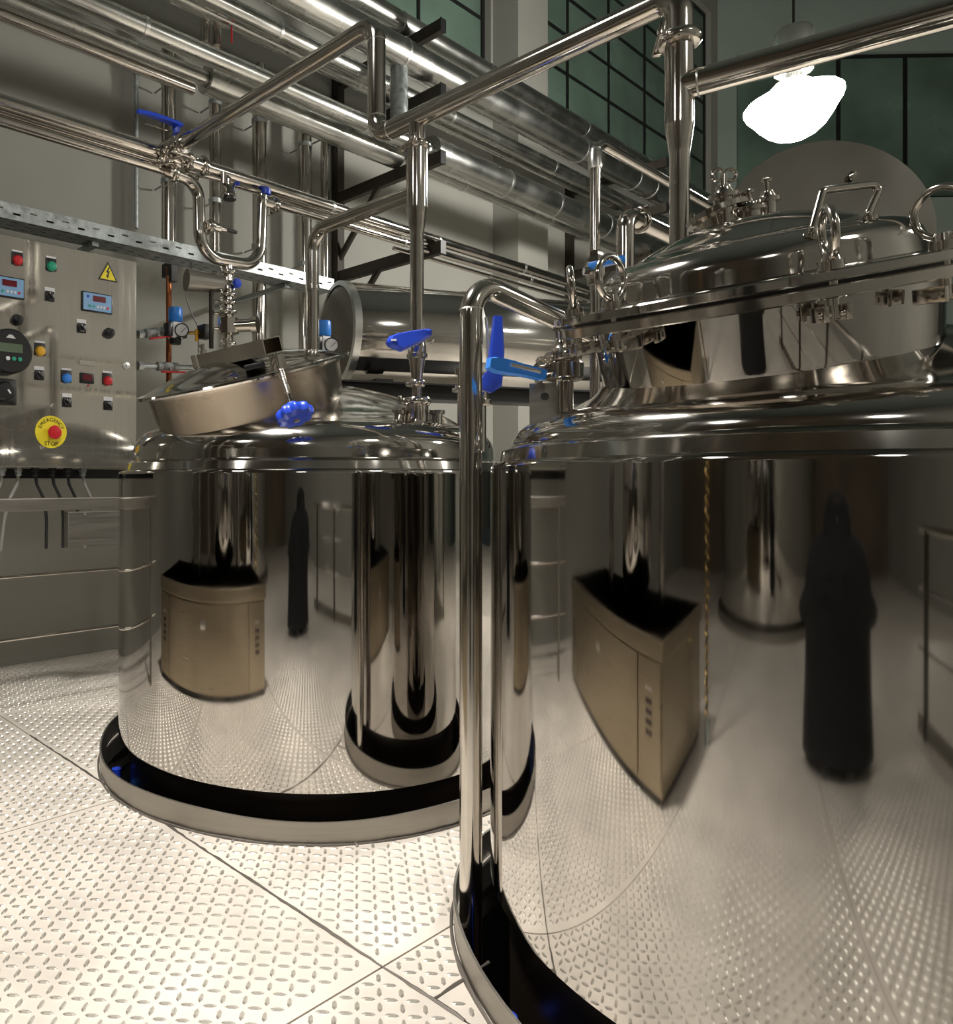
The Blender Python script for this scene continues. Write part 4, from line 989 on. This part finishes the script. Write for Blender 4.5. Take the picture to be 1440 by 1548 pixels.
# ================================================================== RAILING by the left wall
RW = -4.36
tr = thing('railing', 'steel railing with a flat top rail and two rods below the control panel', 'railing', uw(2.4, RW, 0))
def rz(y): return uw(U(90, RW), RW).y * (PY - y) / FOC + CAM_H
ru0, ru1 = .3, U(226, RW)
k = MB(); k.box(((ru0 + ru1) / 2, RW, rz(762)), (ru1 - ru0, .05, .075), mpn, bev=.006); k.part('top_rail', M['brushed'], tr, smooth=0)
z_a, z_b = rz(866), rz(957)
ru2 = 3.35
for z in (z_a, z_b):
    k = MB(); k.cyl(uw(ru0, RW, z), uw(ru2, RW, z), .0095, seg=14); k.part('rod', M['pipe'], tr)
for uu in (.55, ru2):
    k = MB(); k.box((uu, RW, rz(762) / 2), (.05, .05, rz(762)), mpn); k.part('post', M['brushed'], tr, smooth=0)
k = MB(); a = U(104, RW + .03); b_ = U(186, RW + .03); k.box(((a + b_) / 2, RW - .01, (rz(774) + rz(829)) / 2), (b_ - a, .06, rz(774) - rz(829)), mpn, bev=.004); o = k.part('junction_box', M['brushed'], tr, smooth=0)
for x, y in ((128, 777), (128, 826)):
    k = MB(); p = on_plane(x, y, RW + .021); k.lathe([(.008, 0), (.008, .004), (0, .006)], 12, xf(p, NN), False, False); k.part('screw', M['band'], o)
# blue hoses down in the pits
for c, lab, a0 in ((T1, 'blue hose down in the pit at the left rim of the left tank', 3.35), (T2, 'blue hose down in the pit of the right tank behind the standpipe foot', 3.30)):
    R_ = (R1 if c is T1 else R2) + .010; t = thing('blue_hose', lab, 'hose', c + Vector((math.cos(a0) * R_, math.sin(a0) * R_, -.4)))
    for i in range(3):
        a = a0 + (i - 1) * .055; p = c + Vector((math.cos(a) * R_, math.sin(a) * R_, 0)); k = MB(); k.tube([p - UP * 1.4, p - UP * .06 * (1 + i)], .024, 12)
        k.part('hose_length', M['blue'] if i != 1 else M['lblue'], t)

# ================================================================== LAMPS
lamp_names = ['glowing white pendant lamp hanging above the right tank', 'pendant lamp over the floor in front of the left tank', 'pendant lamp above the steel cabinet behind the photographer', 'pendant lamp above the railing at the right', 'pendant lamp over the third tank', 'unseen pendant lamp added to light the right wall']
GPROF = [(.0, -.25), (.06, -.246), (.13, -.222), (.195, -.175), (.25, -.11), (.29, -.05), (.322, -.01), (.338, .03), (.335, .065), (.30, .10), (.24, .125), (.17, .15), (.13, .18), (.10, .205), (.06, .215)]
for i, (u, w_, z) in enumerate(LAMPS):
    p = uw(u, w_, z); t = thing('pendant_lamp', lamp_names[i], 'lamp', p)
    tilt = Matrix.Translation(p) @ Matrix.Rotation(-.16, 4, 'Y') @ Matrix.Rotation(.06, 4, 'X')
    k = MB(); k.lathe(GPROF, 48, tilt, False, True); k.part('globe', mat('glowing_globe', (0.9, 0.9, 0.9), 0.5, emit=((1.0, 0.975, 0.90), LAMP_E[i])), t)
    h = p + UP * .45
    k = MB(); k.lathe([(.05, -.26), (.06, -.2), (.13, -.19), (.135, -.18), (.135, .12), (.12, .14), (.03, .16)], 36, Matrix.Translation(h + UP * .02)); k.part('ballast_housing', M['jacket'], t)
    k = MB(); k.cyl(h + UP * .15, Vector((h.x, h.y, 11.5)), .010, seg=10); k.part('cord', M['iron'], t)
    ld = bpy.data.lights.new('pendant_light', 'SPOT'); ld.energy = LAMP_W[i]; ld.spot_size = math.radians(LAMP_CONE[i]); ld.spot_blend = 0.7; ld.shadow_soft_size = .22; ld.color = (1.0, .955, .88)
    lo = bpy.data.objects.new('pendant_light', ld); COL.objects.link(lo); lo.parent = t; lo.location = (0, 0, -.26)

# ================================================================== BEHIND THE CAMERA (seen mirrored in the tanks)
# steel cabinet with doors, vents, latch
cu0, cu1, cw0, cw1, ch = -1.15, .10, -4.3, -1.60, .70
tcab = thing('steel_cabinet', 'low brown-tinted steel cabinet seen mirrored in both tanks', 'cabinet', uw((cu0 + cu1) / 2, (cw0 + cw1) / 2, 0))
k = MB(); k.box(((cu0 + cu1) / 2, (cw0 + cw1) / 2, ch / 2 + .02), (cu1 - cu0 - .02, cw1 - cw0 - .02, ch - .04), mpn); k.part('carcass', M['cabinet'], tcab, smooth=0)
k = MB(); k.box(((cu0 + cu1) / 2, (cw0 + cw1) / 2, ch - .045), (cu1 - cu0 + .03, cw1 - cw0 + .03, .09), mpn, bev=.006); k.part('top_band', M['cabinet'], tcab, smooth=0)
k = MB(); k.box(((cu0 + cu1) / 2, (cw0 + cw1) / 2, .02), (cu1 - cu0 - .06, cw1 - cw0 - .06, .04), mpn); k.part('plinth', M['black'], tcab, smooth=0)
for (a, b_) in ((cw0 + .02, cw0 + .36), (cw0 + .38, cw1 - .38), (cw1 - .36, cw1 - .02)):
    k = MB(); k.box((cu1 + .001, (a + b_) / 2, .33), (.012, b_ - a, .54), mpn, bev=.002); o = k.part('door', M['cabinet'], tcab, smooth=0)
    if b_ - a > .6:
        k = MB(); k.box((cu1 + .014, (a + b_) / 2, .47), (.016, .11, .05), mpn, bev=.006); k.part('latch', M['band'], o)
    else:
        for j in range(4):
            k = MB(); k.box((cu1 + .008, (a + b_) / 2, .42 - j * .045), (.006, .09, .022), mpn); k.part('vent', M['black'], o, smooth=0)
        k = MB(); k.box((cu1 + .010, (a + b_) / 2, .475), (.01, .10, .012), mpn); k.part('badge', M['band'], o, smooth=0)
# vessel and pipes on the cabinet
tvs = thing('filter_vessel', 'slim upright steel vessel standing on the mirrored cabinet', 'vessel', uw(-.5, -2.5, ch))
k = MB(); k.lathe([(.10, 0), (.24, .12), (.26, .16), (.26, .95), (.2, 1.08), (.08, 1.13), (.08, 1.25), (0, 1.25)], 48, Matrix.Translation(uw(-.5, -2.5, ch)), False, False); k.part('shell', M['head'], tvs)
k = MB(); k.tube([uw(-.5, -2.5, ch + 1.2), uw(-.5, -2.5, ch + 1.5), uw(-.5, -3.2, ch + 1.5), uw(-.5, -3.2, ch)], .03, 14, fil=.09); k.part('bend', M['pipe'], tvs)
for j, ww in enumerate((-2.1, -2.95, -3.5)):
    t = thing('riser_pipe', ('right', 'middle', 'left')[j] + ' upright pipe standing on the mirrored cabinet', 'pipe', uw(-.7, ww, ch))
    k = MB(); k.cyl(uw(-.7, ww, ch), uw(-.7, ww, 3.4), .045, seg=20); k.part('tube', M['pipe'], t)
    clamp_part(uw(-.7, ww, 1.5), UP, .046, t, (1, 0, 0))
# coiled hose hanging beside the cabinet
th = thing('coiled_hose', 'spiral steel hose hanging beside the mirrored cabinet', 'hose', uw(-1.02, -1.45, .05))
hp = uw(-1.02, -1.45); k = MB(); k.cyl(hp + UP * .12, hp + UP * 2.8, .013, seg=10); k.part('core', M['iron'], th)
k = MB(); pts = [hp + Vector((.026 * math.cos(i * .7), .026 * math.sin(i * .7), .16 + i * .0075)) for i in range(340)]; k.tube(pts, .009, 6); k.part('spiral', M['brass'], th)
k = MB(); k.lathe([(.03, 0), (.035, .02), (.035, .12), (.02, .16)], 16, Matrix.Translation(hp)); k.part('nozzle_end', M['galv'], th)
# right-hand railing
tr2 = thing('railing', 'railing with posts and slanting rods mirrored at the right tank edge', 'railing', uw(0, 1.7, 0))
for uu in (-1.2, -.2, .8, 1.8, 2.8):
    k = MB(); k.box((uu, 1.7, .55), (.05, .05, 1.1), mpn); k.part('post', M['iron'], tr2, smooth=0)
for z, r in ((1.1, .024), (.78, .010), (.46, .010)):
    k = MB(); k.cyl(uw(-1.4, 1.7, z), uw(3.0, 1.7, z), r, seg=14); k.part('rod', M['pipe'], tr2)
k = MB(); k.box((.8, 1.7, .06), (4.4, .012, .10), mpn); k.part('kick_plate', M['brushed'], tr2, smooth=0)
# the photographer, bent a little over the camera: one continuous skinned body
tpn = thing('person', 'person in a black hooded coat stooping behind the camera, mirrored in the right tank', 'person', (-.57, -.89, 0))
face = Vector((.56, .83, 0)).normalized(); side = Vector((face.y, -face.x, 0)); o0 = Vector((-.57, -.89, 0))
def bp(f, s_, z): return o0 + face * f + side * s_ + UP * z
def skin(name, verts, edges, m, parent, root=0, sub=2):
    me = bpy.data.meshes.new(name); me.from_pydata([v[0] for v in verts], edges, []); me.update()
    o = bpy.data.objects.new(name, me); COL.objects.link(o)
    md = o.modifiers.new('skin', 'SKIN'); md.use_smooth_shade = True
    if not me.skin_vertices: bpy.context.view_layer.objects.active = o
    lay = me.skin_vertices[0].data if me.skin_vertices else None
    for i, v in enumerate(verts):
        lay[i].radius = (v[1], v[1] * (v[2] if len(v) > 2 else 1)); lay[i].use_root = (i == root)
    sd = o.modifiers.new('smooth', 'SUBSURF'); sd.levels = sub; sd.render_levels = sub
    dg = bpy.context.evaluated_depsgraph_get(); me2 = bpy.data.meshes.new_from_object(o.evaluated_get(dg)); me2.materials.clear(); me2.materials.append(m); me2.name = name
    me2.polygons.foreach_set('use_smooth', [True] * len(me2.polygons))
    bpy.data.objects.remove(o)
    r = bpy.data.objects.new(name, me2); COL.objects.link(r)
    if parent: r.parent = parent; r.matrix_parent_inverse = world_of(parent).inverted()
    return r
V = [(bp(-.16, 0, .60), .15, .8), (bp(-.06, 0, .76), .16, .75), (bp(.05, 0, .90), .17, .75), (bp(.12, 0, .99), .09), (bp(.17, 0, 1.05), .055),
     (bp(-.12, .10, .54), .10), (bp(.16, .15, .40), .068), (bp(-.02, .15, .10), .048), (bp(.12, .17, .035), .04),
     (bp(-.12, -.10, .54), .10), (bp(.16, -.15, .40), .068), (bp(-.02, -.15, .10), .048), (bp(.12, -.17, .035), .04),
     (bp(.06, .20, .92), .08), (bp(.04, .36, .72), .058), (bp(.26, .20, .84), .040), (bp(.31, .15, .88), .028),
     (bp(.06, -.20, .92), .08), (bp(.04, -.42, .78), .058), (bp(.26, -.20, .84), .040), (bp(.31, -.15, .88), .028)]
Ed = [(0, 1), (1, 2), (2, 3), (3, 4), (0, 5), (5, 6), (6, 7), (7, 8), (0, 9), (9, 10), (10, 11), (11, 12), (2, 13), (13, 14), (14, 15), (15, 16), (2, 17), (17, 18), (18, 19), (19, 20)]
body = skin('body', V, Ed, M['cloth'], tpn)
hc_ = bp(.23, 0, 1.42)
hv = [(bp(.18, 0, 1.05), .05), (bp(.22, 0, 1.12), .075), (bp(.235, 0, 1.20), .085), (bp(.22, 0, 1.25), .06)]
head = skin('head', hv, [(0, 1), (1, 2), (2, 3)], M['skin'], tpn)
k = MB(); k.lathe([(.092, -.01), (.094, .03), (.075, .075), (.04, .095), (0, .10)], 24, xf(bp(.215, 0, 1.195), UP), False, False); k.part('hair', M['hair'], tpn)
k = MB(); k.lathe([(.17, -.16), (.165, -.05), (.14, .05), (.09, .105), (0, .125)], 24, xf(bp(.17, 0, 1.185), UP), False, False); k.part('hood', M['cloth'], tpn, 'black hood')
for s_ in (-1, 1):
    k = MB(); k.lathe([(.011, -.011), (.011, .0), (0, .008)], 12, xf(bp(.31, s_ * .032, 1.185), face), False, False); k.part('eye', M['black'], tpn)
    k = MB(); k.torus(.018, .007, xf(bp(.225, s_ * .088, 1.17), side), 16, 8); k.part('ear', M['skin'], tpn)
k = MB(); k.lathe([(.014, 0), (.010, .03), (.004, .05)], 10, xf(bp(.30, 0, 1.145), (face * .5 + UP)), True, True); k.part('nose', M['skin'], tpn)
k = MB(); k.box((0, 0, 0), (.045, .012, .008), xf(bp(.305, 0, 1.115), UP, face), bev=.003); k.part('mouth', M['skin'], tpn)
for s_ in (-1, 1):
    w0_ = bp(.31, s_ * .15, .88); hv_ = [(w0_, .028), (w0_ + face * .05 - side * s_ * .03, .030, .6), (w0_ + face * .085 - side * s_ * .06, .026, .6)]; he = [(0, 1), (1, 2)]
    for fi in range(4):
        b0 = w0_ + face * .085 - side * s_ * .06 + UP * (.028 - .018 * fi); L_ = (.028, .034, .032, .025)[fi]; i0 = len(hv_)
        hv_ += [(b0 + face * .015, .0095), (b0 + face * (.015 + L_ * .6) - side * s_ * .018, .009), (b0 + face * (.012 + L_ * .6) - side * s_ * (.018 + L_ * .7), .008)]
        he += [(2, i0), (i0, i0 + 1), (i0 + 1, i0 + 2)]
    i0 = len(hv_); b0 = w0_ + face * .04 - side * s_ * .05 + UP * .03; hv_ += [(b0, .011), (b0 + UP * .022 - side * s_ * .02 + face * .012, .0095), (b0 + UP * .03 - side * s_ * .045 + face * .02, .0085)]; he += [(1, i0), (i0, i0 + 1), (i0 + 1, i0 + 2)]
    skin('hand', hv_, he, M['cloth'], tpn, sub=1)
for s_ in (-1, 1):
    k = MB(); k.box((.0, .0, .0), (.095, .27, .085), xf(bp(.06, s_ * .15, .045), UP, face) @ Matrix.Rotation(0, 4, 'Z'), bev=.025); k.part('shoe', M['black'], tpn)
k = MB(); cz = Matrix.Translation(bp(-.06, 0, 0)) @ Matrix(((face.x, side.x, 0, 0), (face.y, side.y, 0, 0), (0, 0, 1, 0), (0, 0, 0, 1))) @ Matrix.Diagonal((.9, 1.35, 1, 1))
k.lathe([(.335, .07), (.33, .14), (.31, .40), (.30, .62), (.30, .80), (.29, .92), (.25, 1.02), (.19, 1.09), (.10, 1.13), (.05, 1.14)], 36, cz, False, False)
vs = [list(v) for v in k.v]
k.v = [(x + face.x * max(0, z - .55) * .42, y + face.y * max(0, z - .55) * .42, z) for x, y, z in vs]; k.part('long_coat', M['cloth'], tpn, 'long black coat')
for s_ in (-1, 1):
    k = MB(); k.tube([bp(.07, s_ * .20, .95), bp(.04, s_ * .40, .74), bp(.24, s_ * .22, .85)], [.105, .10, .075], 14, fil=.05) if False else k.tube([bp(.07, s_ * .20, .95), bp(.04, s_ * .40, .74), bp(.24, s_ * .22, .85)], .085, 14); k.part('coat_sleeve', M['cloth'], tpn)
